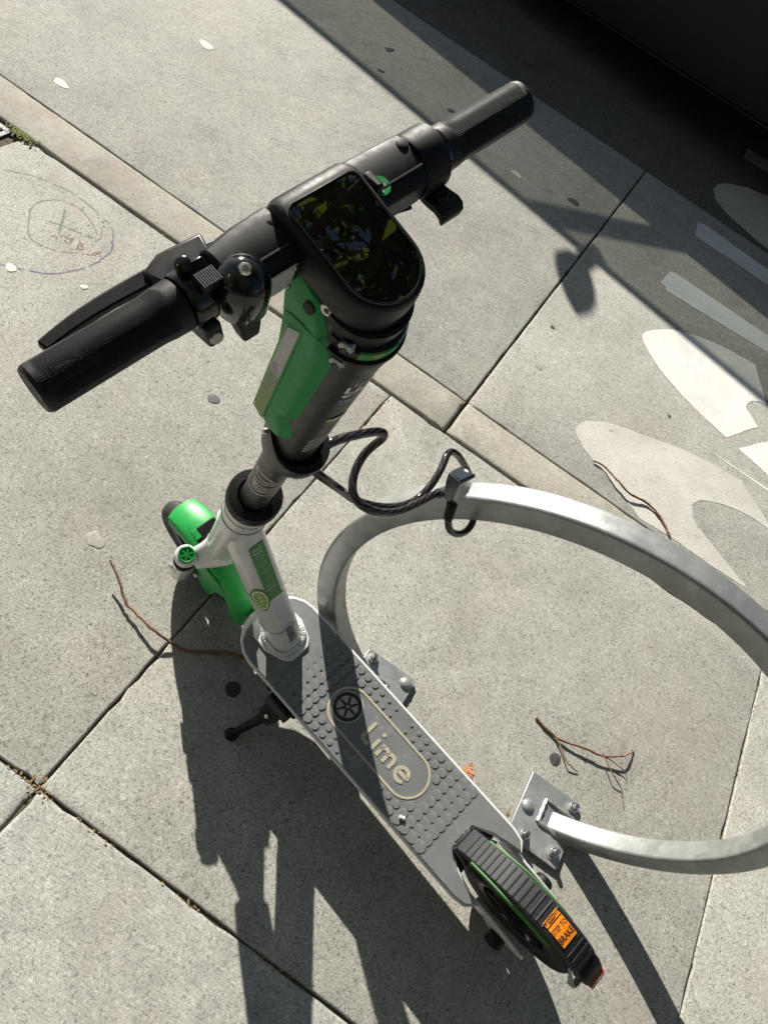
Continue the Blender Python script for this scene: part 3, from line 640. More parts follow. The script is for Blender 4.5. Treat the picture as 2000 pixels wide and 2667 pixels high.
S().prism(fp + [(x, -y) for x, y in fp[::-1]], .0008, .00252).build('mat_pad', M['stud'], deckmat)
rp = [(-.2655, .0305), (-.302, .0505), (-.3595, .066), (-.347, .0785), (-.324, .083), (-.2385, .083)]
S().prism(rp + [(x, -y) for x, y in rp[::-1]], .0008, .00252).build('mat_pad', M['stud'], deckmat)
# logo on the deck
dz = .0014
def deckprint(vf, name, mat, h=.0009):
    mb = S(); n = len(vf[0]); mb.add([(v[0], v[1], dz) for v in vf[0]] + [(v[0], v[1], dz + h) for v in vf[0]], [f[::-1] for f in vf[1]] + [tuple(i + n for i in f) for f in vf[1]])
    ed = {}
    for f in vf[1]:
        for i in range(len(f)):
            a, b = f[i], f[(i + 1) % len(f)]
            if (b, a) in ed: ed.pop((b, a))
            else: ed[(a, b)] = 1
    o = len(mb.v) - 2 * n; mb.f += [(o + a, o + b, o + n + b, o + n + a) for a, b in ed]
    return mb.build(name, mat, deckmat, smooth=30)
caps = [(.062, .0425)] + [(-.107, .0425)] + arc(-.107, -.001, .0435, 90, 270, 22)[1:] + [(.062, -.0445)] + arc(.062, -.001, .0435, -90, 90, 22)[1:]
caps = arc(.058, -.001, .0440, -90, 90, 24) + arc(-.110, -.001, .0440, 90, 270, 24)
deckprint(stroke2d(caps, .0046, True), 'logo_outline', M['logo'])
hub = (.0655, -.001)
deckprint(stroke2d(arc(hub[0], hub[1], .0315, 0, 360, 40)[:-1], .0026, True), 'logo_ring', M['wedge'])
mb = S(); mb.lathe([(.0285, dz), (.0285, dz + .0005)], (hub[0], hub[1], 0), (0, 0, 1), 40); mb.build('logo_wheel', M['blktxt'], deckmat)
for k in range(6):
    a0 = 60 * k + 12; a1 = 60 * k + 48
    pts = [(hub[0] + .006 * math.cos(rad((a0 + a1) / 2)), hub[1] + .006 * math.sin(rad((a0 + a1) / 2)))] + arc(hub[0], hub[1], .0222, a0 - 7, a1 + 7, 8)
    mb = S(); mb.prism(pts, dz + .0006, dz + .0012); mb.build('logo_segment', M['wedge'], deckmat, bevel=.0003)
mb = S(); mb.lathe([(.0032, dz + .0006), (.0032, dz + .0013)], (hub[0], hub[1], 0), (0, 0, 1), 16); mb.build('logo_hub', M['wedge'], deckmat)
# letters: read toward the rear (-x), tops toward -y ; local u along -x, v along -y
def lm(u, v): return (.006 - u, .0205 - v)
LW = .0076
def letter(strokes, name='logo_letter'):
    vs, fs = [], []
    for st, cl in strokes:
        v, f = stroke2d([lm(*p) for p in st], LW, cl); o = len(vs); vs += v; fs += [tuple(i + o for i in q) for q in f]
    deckprint((vs, fs), name, M['logo'])
letter([([(.003, .0435), (.003, .008)] + [(.003 + .006 - .006 * math.cos(rad(a)), .0075 - .0062 * math.sin(rad(a)) + .001) for a in (15, 35, 55, 75, 90)] + [(.022, .0023)], False)])
letter([([(.0315, 0), (.0315, .027)], False)])
mb = S(); c = lm(.0315, .0385); mb.lathe([(.0042, dz), (.0042, dz + .0009)], (c[0], c[1], 0), (0, 0, 1), 18); mb.build('logo_letter', M['logo'], deckmat)
am = lambda x0: [(x0, .014)] + [(x0 + .0085 - .0085 * math.cos(rad(a)), .0155 + .0085 * math.sin(rad(a))) for a in range(0, 181, 18)] + [(x0 + .017, 0)]
letter([([(.0465, 0), (.0465, .0265)], False), (am(.0465), False), (am(.0635), False)])
ec = (.1085, .0125)
letter([([(ec[0] + .0135 * math.cos(rad(a)), ec[1] + .0135 * math.sin(rad(a))) for a in range(-5, 322, 12)], False), ([(ec[0] - .012, ec[1] + .0005), (ec[0] + .0135, ec[1] + .0005)], False)])
gm = MB(tS); gm.tube(spline([(-.155, .066, .0045), (-.160, .062, .005), (-.166, .060, .0045)], 4), [.002, .004, .004, .0035, .003, .0035, .004, .003, .0015], 8); tag(gm.build('bird_dropping_speck', M['whitetxt'], deckmat), 'small shiny white blob stuck on the deck mat')
# kickstand
S().box((.160, .095, -.026), (.062, .022, .030), Matrix.Rotation(rad(-52), 3, 'X')).build('kickstand_bracket', M['blackm'], scoot, bevel=.003)
S().add([(.142, .088, -.022), (.186, .088, -.018), (.186, .128, -.046), (.172, .140, -.058), (.152, .138, -.056), (.142, .120, -.042), (.142, .083, -.028), (.186, .083, -.024), (.186, .123, -.052), (.172, .135, -.064), (.152, .133, -.062), (.142, .115, -.048)],
        [(0, 1, 2, 3, 4, 5), (11, 10, 9, 8, 7, 6)] + [(i, (i + 1) % 6, 6 + (i + 1) % 6, 6 + i) for i in range(6)]).build('kickstand_plate', M['blackm'], scoot, bevel=.001)
S().tube([(.166, .120, -.050), (.176, .145, -.075), (.190, .178, -.112), (.199, .197, -.134)], [.0105, .010, .0085, .0075], 14).build('kickstand_leg', M['black'], scoot)
mb = S(); d = Vector((.3, .6, -.75)).normalized(); mb.lathe([(.006, -.010), (.013, -.006), (.0155, .004), (.0145, .013), (.010, .0165)], (.198, .195, -.140), (0.1, .25, -1), 20); mb.build('kickstand_foot', M['rubber'], scoot)
for (x, y, z) in ((.203, .084, -.022), (.128, .085, -.022)):
    mb = S(); mb.lathe([(.0075, 0), (.0075, .006), (.0045, .0085)], (x, y, z), (0, 1, -.2), 14); mb.build('bolt_head', M['blackm'], scoot)
mb = S(); mb.lathe([(.0045, 0), (.0045, .0025), (.003, .0035)], (.165, .1255, -.0445), (0, .55, .8), 12); mb.build('bolt_head', M['chrome'], scoot)
# stem base weld plate
bp = [(.208, .022), (.222, .036), (.262, .050), (.298, .048), (.326, .030), (.330, 0)]; bpp = bp + [(x, -y) for x, y in bp[-2::-1]]
S().prism(bpp, .0013, .0085).build('stem_base_plate', M['white'], scoot, bevel=.004, seg=3)
t17 = rad(17.5); DA = Vector((math.sin(t17), 0, math.cos(t17))); DN = Vector((-math.cos(t17), 0, math.sin(t17))); B0 = Vector((.258, 0, 0))
def dt(s, v, u): return B0 + DA * s + YV * v + DN * u
def oct(s, k=1.0): return [dt(s, v * k, u * k) for v, u in ((.018, .034), (-.018, .034), (-.032, .018), (-.032, -.018), (-.018, -.034), (.018, -.034), (.032, -.018), (.032, .018))]
S().loft([oct(-.002), oct(.30, .98), oct(.425, .94)]).build('down_tube', M['white'], scoot, bevel=.005, seg=3)
wb = []
for k in range(49):
    a = 2 * math.pi * k / 48; p = dt(.012, .0355 * (abs(math.cos(a)) ** .6) * (1 if math.cos(a) > 0 else -1), .0375 * (abs(math.sin(a)) ** .6) * (1 if math.sin(a) > 0 else -1)); wb.append(Vector((p.x, p.y, .0105)))
wq = [wb[i].lerp(wb[i + 1], t / 3) for i in range(48) for t in range(3)] + [wb[-1]]
S().tube(wq, [.0056 * (1 + .2 * math.sin(i * 1.9)) for i in range(len(wq))], 8, False).build('weld_bead', M['white'], scoot)
for s0, nm in ((.085, 'seam'), (.205, 'seam')):
    ring = oct(s0, 1.004); P = ring + [ring[0]]
    S().tube(P, .0007, 5, False).build('decal_edge', M['logog'], scoot)
# stickers on the down tube (rear face: v across, s up)
OFF = .0346
def onrear(v, s, lift_=0): return dt(s, v, .034 - (.034 * .02 / .3) * max(0, min(.3, s)) + .0006 + lift_)
def rsticker(v0, v1, s0, s1, name, mat, lift_=0):
    mb = S(); vs = []
    for k in (0, 1): vs += [onrear(v, s, lift_ + .0004 * k) for v, s in ((v0, s0), (v1, s0), (v1, s1), (v0, s1))]
    mb.add(vs, [(0, 1, 2, 3), (7, 6, 5, 4), (0, 4, 5, 1), (1, 5, 6, 2), (2, 6, 7, 3), (3, 7, 4, 0)]); return mb.build(name, mat, scoot)
lab = rsticker(.0150, -.0145, .205, .372, 'rules_sticker', M['sgreen'])
def rtext(s, size, vc, sc_, mat, parent, bold=.01, name='print'):
    mb = S(); flat(mb, text2d(s, bold), lambda a, b: onrear(vc - a * size, sc_ + b * size, .0007)); return mb.build(name, mat, parent, smooth=0)
rtext('Road', .0085, .002, .362, M['whitetxt'], lab); rtext('Rules', .0085, .002, .3525, M['whitetxt'], lab)
def fineprint(rows, size, s0, pitch):
    mb = S(); q_ = random.Random(int(s0 * 1e4))
    for i, wd in enumerate(rows):
        v = wd / 2
        while v > -wd / 2 and wd:
            l = q_.uniform(.0012, .0042); e_ = max(-wd / 2, v - l); sc_ = s0 - i * pitch
            mb.add([onrear(v, sc_ - size / 2, .0007), onrear(e_, sc_ - size / 2, .0007), onrear(e_, sc_ + size / 2, .0007), onrear(v, sc_ + size / 2, .0007)], [(0, 1, 2, 3)]); v = e_ - .0011
    tag(mb.build('fine_print', M['greytxt'], lab, smooth=0), kind='stuff')
fineprint([.020, .017, .010, 0, .021, .012, 0, .022, .019, .008, 0, .019, .014, 0, .021, .015], .0017, .343, .0063)
rtext('Contact', .0078, .002, .240, M['whitetxt'], lab)
fineprint([.017, .021, .018], .0016, .231, .0075)
bc = rsticker(.0075, -.0135, .024, .094, 'barcode_sticker', M['white'])
mb = S(); s = .030; rnd = random.Random(3)
while s < .088:
    w = rnd.choice([.0008, .0012, .002, .0026])
    mb.add([onrear(.0060, s, .0007), onrear(-.0080, s, .0007), onrear(-.0080, min(.089, s + w), .0007), onrear(.0060, min(.089, s + w), .0007)], [(0, 1, 2, 3)]); s += w + rnd.choice([.0008, .0012, .0018])
mb.build('bars', M['blktxt'], bc, smooth=0)
mb = S(); flat(mb, text2d('S0AHB1100054405', 0), lambda a, b: onrear(-.0107 + b * .0048, .059 + a * .0062, .0007)); mb.build('print', M['blktxt'], bc, smooth=0)
# lime leaf emblem on the left-rear chamfer of the down tube
cn = (YV * .75 + DN * .66).normalized(); cb = dt(0, .025, .026)
def onch(a, s, l=0.0):
    side = (YV * .66 - DN * .75).normalized(); return B0 + DA * s + YV * .0252 + DN * .0255 + side * a + cn * (.0010 + l)
def leafpoly(k): return [(.0125 * k * math.sin(rad(a)) * (1 - .35 * math.cos(rad(a))), .0 + .030 * k * -math.cos(rad(a))) for a in range(0, 360, 12)]
def chleaf(k, l, name, mat, par, sub=None):
    mb = S(); mb.add([onch(a, .213 + b, l) for a, b in (sub or leafpoly(k))], [tuple(range(len(sub or leafpoly(k))))]); return mb.build(name, mat, par, smooth=0)
lf = chleaf(1.28, 0, 'lime_emblem', M['limed'], scoot); chleaf(1.08, .0003, 'rind', M['whitetxt'], lf); chleaf(.90, .0006, 'slice', M['lime'], lf)
mb = S()
for a0, a1 in (((0, -.024), (0, .026)), ((0, -.004), (.0105, .004)), ((0, -.004), (-.0105, .004)), ((0, .010), (.008, .016)), ((0, .010), (-.008, .016))):
    v, f = stroke2d([a0, a1], .0013); mb.add([onch(p[0], .213 + p[1], .0009) for p in v], f)
mb.build('slice_lines', M['whitetxt'], lf, smooth=0)
# head tube, crown, fork
mb = T(); mb.lathe([(.0330, -.455), (.0345, -.43), (.0345, -.30), (.0355, -.20), (.0365, -.085), (.0365, -.078)], (0, 0, 0), (0, 0, 1), 40); mb.build('head_tube', M['white'], scoot, bevel=.001)
for h in (-.118, -.165):
    mb = T(); mb.lathe([(.0369, h), (.0372, h + .0006), (.0369, h + .0012)], (0, 0, 0), (0, 0, 1), 40); mb.build('head_tube_seam', M['logog'], scoot)
mb = T(); mb.lathe([(.0375, -.080), (.0405, -.076), (.0405, -.058), (.0385, -.052), (.0265, -.050), (.0245, -.056)], (0, 0, 0), (0, 0, 1), 40, False); mb.build('headset_ring', M['black'], scoot)
mb = T(); mb.lathe([(.0212, -.075), (.0212, .27)], (0, 0, 0), (0, 0, 1), 36); mb.build('stem_tube', M['stem'], scoot)
# curved text helper on a cylinder about the steering axis; ang measured from +y (left) toward -e (rear)
def oncyl(r, ang, h, l=.0004): return Vector((-(r + l) * math.sin(ang), (r + l) * math.cos(ang), h))
def cyltext(s, size, r, ang, h, mat, parent, vertical=False, bold=.012, flip=False):
    mb = T(); vf = text2d(s, bold)
    if vertical: fnc = lambda a, b: oncyl(r, ang - b * size / r * (-1 if flip else 1), h + a * size * (-1 if flip else 1))
    else: fnc = lambda a, b: oncyl(r, ang + a * size / r, h + b * size)
    flat(mb, vf, fnc); return mb.build('print', mat, parent, smooth=0)
# script "Lime" on the stem: strokes run round the tube
stemlogo = T()
def cstroke(pts, w, r=.0212, ang0=rad(48), h0=.052):
    pts = [(a_ * 1.25, b_ * 1.2) for a_, b_ in pts]; w *= 1.1
    v, f = stroke2d([(p.x, p.y) for p in spline([(a, b, 0) for a, b in pts], 6)], w)
    stemlogo.add([oncyl(r, ang0 + p[0] / r, h0 + p[1]) for p in v], f)
def sl_(pts, w, n=6):
    v, f = stroke2d([(p.x, p.y) for p in spline([(a_, b_, 0) for a_, b_ in pts], n)], w)
    stemlogo.add([oncyl(.0212, rad(50) - p[1] * 1.22 / .0212, .030 + p[0] * 1.42, .0005) for p in v], f)
sl_([(0, .024), (.002, .005), (.007, -.014), (.012, -.021), (.018, -.022), (.020, -.0175)], .0033)
sl_([(.011, .019), (.013, .004), (.018, -.011), (.026, -.0205)], .0032); sl_([(.0085, .0265), (.0095, .0305)], .0028)
sl_([(.017, .020), (.020, .006), (.025, -.009), (.033, -.0195)], .0032)
sl_([(.020, .012), (.0235, .019), (.0255, .018), (.027, .010)], .0032); sl_([(.0265, .014), (.028, .003), (.033, -.008), (.041, -.018)], .0032)
sl_([(.027, .012), (.0325, .021), (.0355, .019), (.038, .008), (.042, -.004), (.050, -.0165)], .0028)
sl_([(.0505, .0005), (.0555, .004), (.0585, .009), (.060, .016), (.057, .0235), (.051, .024), (.0465, .017), (.046, .006), (.050, -.007), (.058, -.016), (.066, -.017), (.0665, -.009)], .0030)
stemlogo.build('logo_print', M['greytxt'], scoot, smooth=0)
for sgn in (1, -1):
    rings = []
    for t in [i / 10 for i in range(11)]:
        y = .008 + .048 * t; x = .441 + .036 * (t ** 1.3); z = .160 - .052 * (t ** .85); hx = .037 - .014 * t ** .7; hz = .032 - .012 * t ** .6
        rings.append([(x + EF.x * hx * math.cos(a) + K.x * hz * math.sin(a), sgn * y, z + EF.z * hx * math.cos(a) + K.z * hz * math.sin(a)) for a in [2 * math.pi * i / 20 for i in range(20)]])
    S().loft(rings).build('fork_crown', M['white'], scoot, smooth=50)
    top = Vector((.4800, sgn * .0615, .137)); ax = -K
    mb = S(); mb.lathe([(.0110, -.004), (.0195, -.002), (.0222, .004), (.0225, .018), (.0205, .022)], top, ax, 28); mb.build('fork_eye', M['white'], scoot)
    mb = S(); mb.lathe([(.0175, .020), (.0180, .05), (.0180, .095)], top, ax, 24); mb.build('fork_boot', M['black'], scoot)
    for kx_ in range(4):
        mb = S(); mb.lathe([(.0180, 0), (.0194, .002), (.0180, .004)], top + ax * (.026 + kx_ * .011), ax, 24); mb.build('boot_rib', M['black'], scoot)
    mb = S(); mb.lathe([(.0200, .082), (.0218, .070), (.0234, .070), (.0236, .11), (.0224, .17), (.0205, .238), (.0165, .252)], top, ax, 8 if False else 28); mb.build('fork_leg', M['white'], scoot)
    if sgn == 1:
        mb = S(); mb.box(top + ax * .115 + Vector((.006, .0225, 0)), (.022, .004, .034), Matrix.Rotation(-t15, 3, 'Y')); mb.build('leg_reflector', M['lens'], scoot, bevel=.0015)
    cap = S(); n = 36
    ringf = lambda r, t, k=0: [top + K * t + (EF * math.cos(2 * math.pi * i / n) + YV * math.sin(2 * math.pi * i / n)) * (r + k * (i % 6 < 2) * .0012) for i in range(n)]
    cap.loft([ringf(.0155, .000), ringf(.0162, .009, 1), ringf(.0157, .0105, 1), ringf(.0144, .011), ringf(.0131, .0102), ringf(.0127, .0082)], True); co = cap.build('fork_cap', M['green2'], scoot, smooth=30)
    sp = S()
    for k in range(3):
        a = rad(60 * k + 10); d = EF * math.cos(a) + YV * math.sin(a); b = K.cross(d)
        sp.add([top + K * h + d * s1 * .0122 + b * s2 * .0011 for h in (.008, .0102) for s1 in (-1, 1) for s2 in (-1, 1)], [(0, 1, 3, 2), (4, 5, 7, 6), (0, 1, 5, 4), (2, 3, 7, 6), (0, 2, 6, 4), (1, 3, 7, 5)])
    sp.build('cap_spokes', M['green'], co)
# wheels
def wheel(name, c, r, w, rimr):
    c = Vector(c)
    e = empty(name); e.parent = scoot; e.location = tS(c)
    tl = lambda p: Vector(p)
    prof = []
    for k in range(25):
        a = rad(-118 + 236 * k / 24); prof.append((r - w / 2 * 1.02 + math.cos(a) * w / 2 * 1.02, math.sin(a) * w / 2))
    prof[0] = (rimr, prof[0][1] * .85); prof[-1] = (rimr, prof[-1][1] * .85)
    mb = MB(); mb.lathe(prof, (0, 0, 0), (0, 1, 0), 72, False); ty = mb.build('tyre', M['tyre'], e, smooth=60)
    tr = MB()
    for k in range(54):
        for sgn in (-1, 1):
            a = 2 * math.pi * (k + (.5 if sgn > 0 else 0)) / 54; d = Vector((math.cos(a), 0, math.sin(a))); t_ = Vector((-math.sin(a), 0, math.cos(a)))
            p = d * (r - .0012); tr.add([p + t_ * .0016 + YV * sgn * .002 + d * .0016, p - t_ * .0016 + YV * sgn * .002 + d * .0016, p - t_ * .0040 + YV * sgn * w * .36 - d * .0055, p - t_ * .0008 + YV * sgn * w * .36 - d * .0055, ], [(0, 1, 2, 3)])
    tr.build('tread', M['dark'], ty, smooth=0)['kind'] = 'stuff'
    mb = MB(); mb.lathe([(rimr * .90, -w * .36), (rimr + .004, -w * .40), (rimr + .004, -w * .30), (rimr - .004, 0), (rimr + .004, w * .30), (rimr + .004, w * .40), (rimr * .90, w * .36)], (0, 0, 0), (0, 1, 0), 56, False); mb.build('rim', M['logog'] if name == 'front_wheel' else M['rimdk'], e)
    sp = MB()
    for k in range(6):
        a = rad(60 * k + 20); d = Vector((math.cos(a), 0, math.sin(a))); t_ = Vector((-math.sin(a), 0, math.cos(a)))
        sp.loft([[d * .02 + t_ * u * .013 + YV * v * w * .33 for u, v in ((-1, -1), (1, -1), (1, 1), (-1, 1))], [d * (rimr - .002) + t_ * u * .008 + YV * v * w * .30 for u, v in ((-1, -1), (1, -1), (1, 1), (-1, 1))]])
    sp.build('spokes', M['dark'], e, bevel=.001)
    mb = MB(); mb.lathe([(.018, -w * .5), (.030, -w * .42), (.030, w * .42), (.018, w * .5)], (0, 0, 0), (0, 1, 0), 32); mb.build('hub', M['dark'], e)
    return e
zgr = lambda x: -(ORG.z + F.z * x) / NZ.z
FWC = Vector((.520, 0, zgr(.520) + .1395)); wheel('front_wheel', FWC, .1395, .050, .088)
RWC = Vector((-.445, 0, zgr(-.445) + .137)); wheel('rear_wheel', RWC, .137, .050, .084)
# front fender: shell over the tyre with a skirt on each side and a long rear flap
def fend(a):   # outer radius and half width by angle (deg from +x up)
    r = .158 + .012 * max(0, math.sin(rad((a - 60) * 1.1))) + .014 * max(0, (a - 150) / 55)
    w = .0375 + .0065 * max(0, math.sin(rad((a - 70))))
    return r, w
rings_o = []; rings_i = []
for k in range(37):
    a = 65 + (206 - 65) * k / 36; r, w = fend(a); ca, sa = math.cos(rad(a)), math.sin(rad(a))
    sk = .030 + .016 * math.exp(-((a - 118) / 26) ** 2) + .016 * min(1, max(0, (a - 150) / 30))
    pr = [(-w, r - sk), (-w, r - .016), (-w * .86, r - .005), (-w * .45, r + .002), (0, r + .004), (w * .45, r + .002), (w * .86, r - .005), (w, r - .016), (w, r - sk)]
    rings_o.append([FWC + Vector((ca * q, y, sa * q)) for y, q in pr]); 
    rings_i.append([FWC + Vector((ca * (q - .003), y * .94, sa * (q - .003))) for y, q in pr][::-1])
S().loft([o + i for o, i in zip(rings_o, rings_i)]).build('front_fender', M['green'], scoot, bevel=.0012, smooth=45)
for sgn in (1, -1):
    pl = [(.496, .088), (.497, -.02), (.494, -.088), (.482, -.106), (.462, -.104), (.444, -.060), (.430, -.010), (.412, .010), (.398, .022), (.392, .045), (.415, .080), (.455, .100)]
    MB(lambda p: tS(Vector((p.x, sgn * (.0415 + p.z), p.y)))).prism(pl, 0, .0035).build('fender_skirt', M['green'], scoot, bevel=.0012)
    mb = S(); mb.lathe([(.0075, 0), (.0075, .006), (.005, .009)], (.487, sgn * .046, -.012), (0, sgn, 0), 12); mb.build('bolt_head', M['chrome'], scoot)
S().box((.480, .0, .132), (.064, .056, .012), Matrix.Rotation(rad(-12), 3, 'Y')).build('fender_bracket', M['black'], scoot, bevel=.003)
S().box((.500, .022, .143), (.020, .012, .006), Matrix.Rotation(rad(-12), 3, 'Y')).build('bracket_clip', M['green'], scoot, bevel=.001)
# lock clamp on the stem
cl = []
for k in range(28):
    a = 2 * math.pi * k / 28; cl.append((math.cos(a), math.sin(a)))
def clampring(h, re, ry, ce, lift_=0.0): return [Vector((ce + re * c, ry * s_, h + lift_ * max(0, math.cos(math.atan2(s_, c) - .95)) ** 4)) for c, s_ in cl]
T().loft([clampring(.192, .033, .029, -.006), clampring(.197, .038, .033, -.006, .006), clampring(.216, .0405, .0350, -.006, .034), clampring(.225, .040, .0345, -.006, .042), clampring(.225, .0330, .0298, -.004, .038), clampring(.205, .030, .028, -.002)], True).build('cable_clamp', M['blackm'], scoot, smooth=40)
mb = T(); mb.lathe([(.004, 0), (.004, .003), (.003, .004)], (.0165, .0290, .250), (.55, .8, 0), 12); mb.build('bolt_head', M['chrome'], scoot)
# battery column
mb = T(); mb.lathe([(.0285, .196), (.0290, .206), (.0290, .505)], (0, 0, 0), (0, 0, 1), 44); mb.build('column', M['blackm'], scoot)
colm = bpy.data.objects['column']
cyltext('Low', .0085, .0290, rad(78), .449, M['greytxt'], colm); cyltext('Lime', .019, .0290, rad(90), .4355, M['whitetxt'], colm, bold=.02)
mb = T()
for ang, h, r_ in ((rad(60), .4235, .0026), (rad(66), .4255, .0017)):
    mb.add([oncyl(.029, ang + r_ / .029 * math.cos(t_ * .4), h + r_ * math.sin(t_ * .4)) for t_ in range(16)], [tuple(range(16))])
mb.build('print', M['whitetxt'], colm, smooth=0)
cyltext('App', .0075, .0290, rad(86), .4235, M['greytxt'], colm)
mb = T(); mb.add([oncyl(.029, rad(55), .4150), oncyl(.029, rad(55), .4085), oncyl(.029, rad(66), .4118)], [(0, 1, 2)]); mb.build('print', M['bluetxt'], colm, smooth=0)
cyltext('Go Play', .0075, .0290, rad(88), .4118, M['greytxt'], colm)
mb = T()
mb.add([oncyl(.029, rad(80) + .011 * math.cos(t_) * (1 - .3 * math.sin(t_)) / .029, .362 + .008 * math.sin(t_)) for t_ in [i * .3927 for i in range(16)]], [tuple(range(16))]); mb.build('print', M['lime'], colm, smooth=0)
mb = T(); mb.add([oncyl(.029, rad(80) + .0065 * math.cos(t_) / .029, .362 + .0045 * math.sin(t_), .0007) for t_ in [i * .3927 for i in range(16)]], [tuple(range(16))]); mb.build('print', M['greytxt'], colm, smooth=0)
mb = T()
for k in range(5):
    v, f = stroke2d([(p.x, p.y) for p in spline([(-.010, -.004, 0), (-.002, .004, 0), (.010, .008, 0), (.024, .006, 0)], 5)], .0024)
    mb.add([oncyl(.029, rad(72) + (p[0]) / .029, .268 + k * .0085 + p[1]) for p in v], f)
mb.build('print', M['greytxt'], colm, smooth=0)
# battery cover
def csec(hb, hf, ef, k=1.0, back=0.0):
    pts = [(back - .002, .0240), (back + .015, .0368 * k), (ef - .009, .0345 * k), (ef, .016), (ef, -.016), (ef - .009, -.0345 * k), (back + .015, -.0368 * k), (back - .002, -.0240)]
    return [Vector((e, y, hb + (hf - hb) * max(0, min(1, (e - back) / max(.001, ef - back))))) for e, y in pts]
T().loft([csec(.286, .264, .026, .92, -.012), csec(.296, .292, .050, .98, -.012), csec(.312, .306, .050, .99, -.009), csec(.326, .322, .050, 1, -.003), csec(.338, .338, .050, 1, -.009), csec(.36, .36, .050, 1, -.010), csec(.43, .43, .050, 1, -.010), csec(.468, .468, .055, 1, -.010), csec(.492, .497, .061, 1, -.006), csec(.508, .518, .062, 1, .002), csec(.524, .536, .058, .92, .012)]).build('battery_cover', M['green2'], scoot, bevel=.0024, seg=3, smooth=35)
cover = bpy.data.objects['battery_cover']
def cstrip(e0, e1, h0, h1, y, name, mat, sl=-.010, par=None):
    mb = T(); vs = []
    for yy in (y, y + .0006):
        vs += [(e0, yy, h0 + (sl if True else 0)), (e1, yy - .0006, h0), (e1, yy - .0006, h1), (e0, yy, h1 + .012)]
    mb.add(vs, [(0, 1, 2, 3), (7, 6, 5, 4), (0, 4, 5, 1), (1, 5, 6, 2), (2, 6, 7, 3), (3, 7, 4, 0)]); return mb.build(name, mat, par or scoot, bevel=.0)
rf = cstrip(.0255, .0385, .385, .466, .0358, 'reflector', M['refl'], sl=0); rl = cstrip(.0255, .0385, .292, .385, .0357, 'reflector_lower', M['limerefl'], sl=-.006)
mb = T()
for i in range(17):
    for j in range(5):
        h = .300 + i * .0062; e = .0272 + j * .0029; sz = .00035 + .00088 * max(0, (h - .296) / .1)
        if random.random() < .93: mb.add([(e - sz, .0366, h - sz * 1.6), (e + sz, .0366, h - sz * 1.6), (e + sz, .0366, h + sz * 1.6), (e - sz, .0366, h + sz * 1.6)], [(0, 1, 2, 3)])
mb.build('reflector_dots', M['refl'], rl, smooth=0)
S_ = stroke2d([(.0245, .288), (.0245, .480), (.0385, .470), (.0390, .293)], .0010, True); mb = T(); mb.add([(v[0], .0365, v[1]) for v in S_[0]], S_[1]); mb.build('cover_groove', M['limed'], cover, smooth=0)
seam = [(.046, .4785), (.040, .4845), (.026, .4905), (.019, .4915), (.002, .4985)]
mb = T(); mb.tube([(e, .0364 - .0009 * (e > .03), h) for e, h in seam], .0006, 6); mb.build('cover_seam', M['limed'], cover)
mb = T(); mb.lathe([(.0052, 0), (.0052, .0012), (.0046, .0014)], (.027, .0362, .5165), (0, 1, .25), 18); mb.build('cover_hole', M['dark'], cover)
for h in (.5115, .4845):
    mb = T(); mb.lathe([(.0066, 0), (.0066, .003), (.0060, .0050), (.0034, .0066), (.003, .005)], (-.0085, .0272, h), (-.35, 1, 0), 20); sc = mb.build('screw', M['chromed'], scoot)
    mb = T(); mb.lathe([(.0026, .0062), (.0024, .0069)], (-.0085, .0272, h), (-.35, 1, 0), 6); mb.build('screw_socket', M['blktxt'], sc)
# dashboard: D shaped housing, rounded end toward the rider
def dsec(e_front, e_c, hw, r, h, n=16, c=.008):
    return [Vector((e_front - c, hw, h)), ] + [Vector((e_c - (r + (hw - r) * abs(math.cos(rad(a)))) * math.sin(rad(a)) * 1.0, hw * math.cos(rad(a)), h)) for a in [180 * i / n for i in range(n + 1)]] + [Vector((e_front - c, -hw, h)), Vector((e_front - c * .3, -hw + c * .3, h)), Vector((e_front, -hw + c, h)), Vector((e_front, hw - c, h)), Vector((e_front - c * .3, hw - c * .3, h))]
T().loft([dsec(.084, .012, .0325, .031, .530), dsec(.0905, .014, .0345, .0335, .536), dsec(.0910, .014, .0352, .0342, .551), dsec(.0885, .014, .0350, .0338, .558), dsec(.0840, .014, .0342, .0330, .5632), dsec(.0785, .014, .0322, .0312, .5655)]).build('dashboard', M['black'], scoot, bevel=.001, smooth=40)
T().loft([dsec(.0745, .0135, .0288, .0280, .5652, c=.0045), dsec(.0742, .0135, .0285, .0277, .5660, c=.0045)]).build('display', M['scr'], scoot, smooth=30)
bez = [Vector((v.x, v.y, .5662)) for v in dsec(.0755, .0135, .0296, .0288, .5655, c=.005)]
T().tube(bez + [bez[0], bez[1]], .0009, 6, False).build('display_rim', M['gloss'], scoot)
neck = [dsec(.016, .004, .0310, .030, .488), dsec(.024, .006, .0318, .031, .508), dsec(.048, .010, .0320, .0312, .531)]
T().loft(neck).build('dashboard_neck', M['blackm'], scoot, smooth=40)
def halfring(h0, h1, r, name, mat, e_c=.006, a0=20, a1=200, th=.003):
    mb = T(); rr_ = []
    for k in range(33):
        a = rad(a0 + (a1 - a0) * k / 32); d = Vector((-math.sin(a), math.cos(a), 0)); c_ = Vector((e_c, 0, 0))
        rr_.append([c_ + d * (r - th) + K0 * h0, c_ + d * (r + .0) + K0 * (h0 + .001), c_ + d * (r + .0) + K0 * (h1 - .001), c_ + d * (r - th) + K0 * h1])
    return mb.loft(rr_).build(name, mat, scoot, smooth=50)
K0 = Vector((0, 0, 1))
halfring(.522, .532, .0345, 'collar_ring', M['black'], .009, -5, 185)
halfring(.5125, .5215, .0318, 'collar_ring', M['black'], .007, 0, 180)
halfring(.500, .5125, .0332, 'light_band', M['black'], .005, 0, 180)
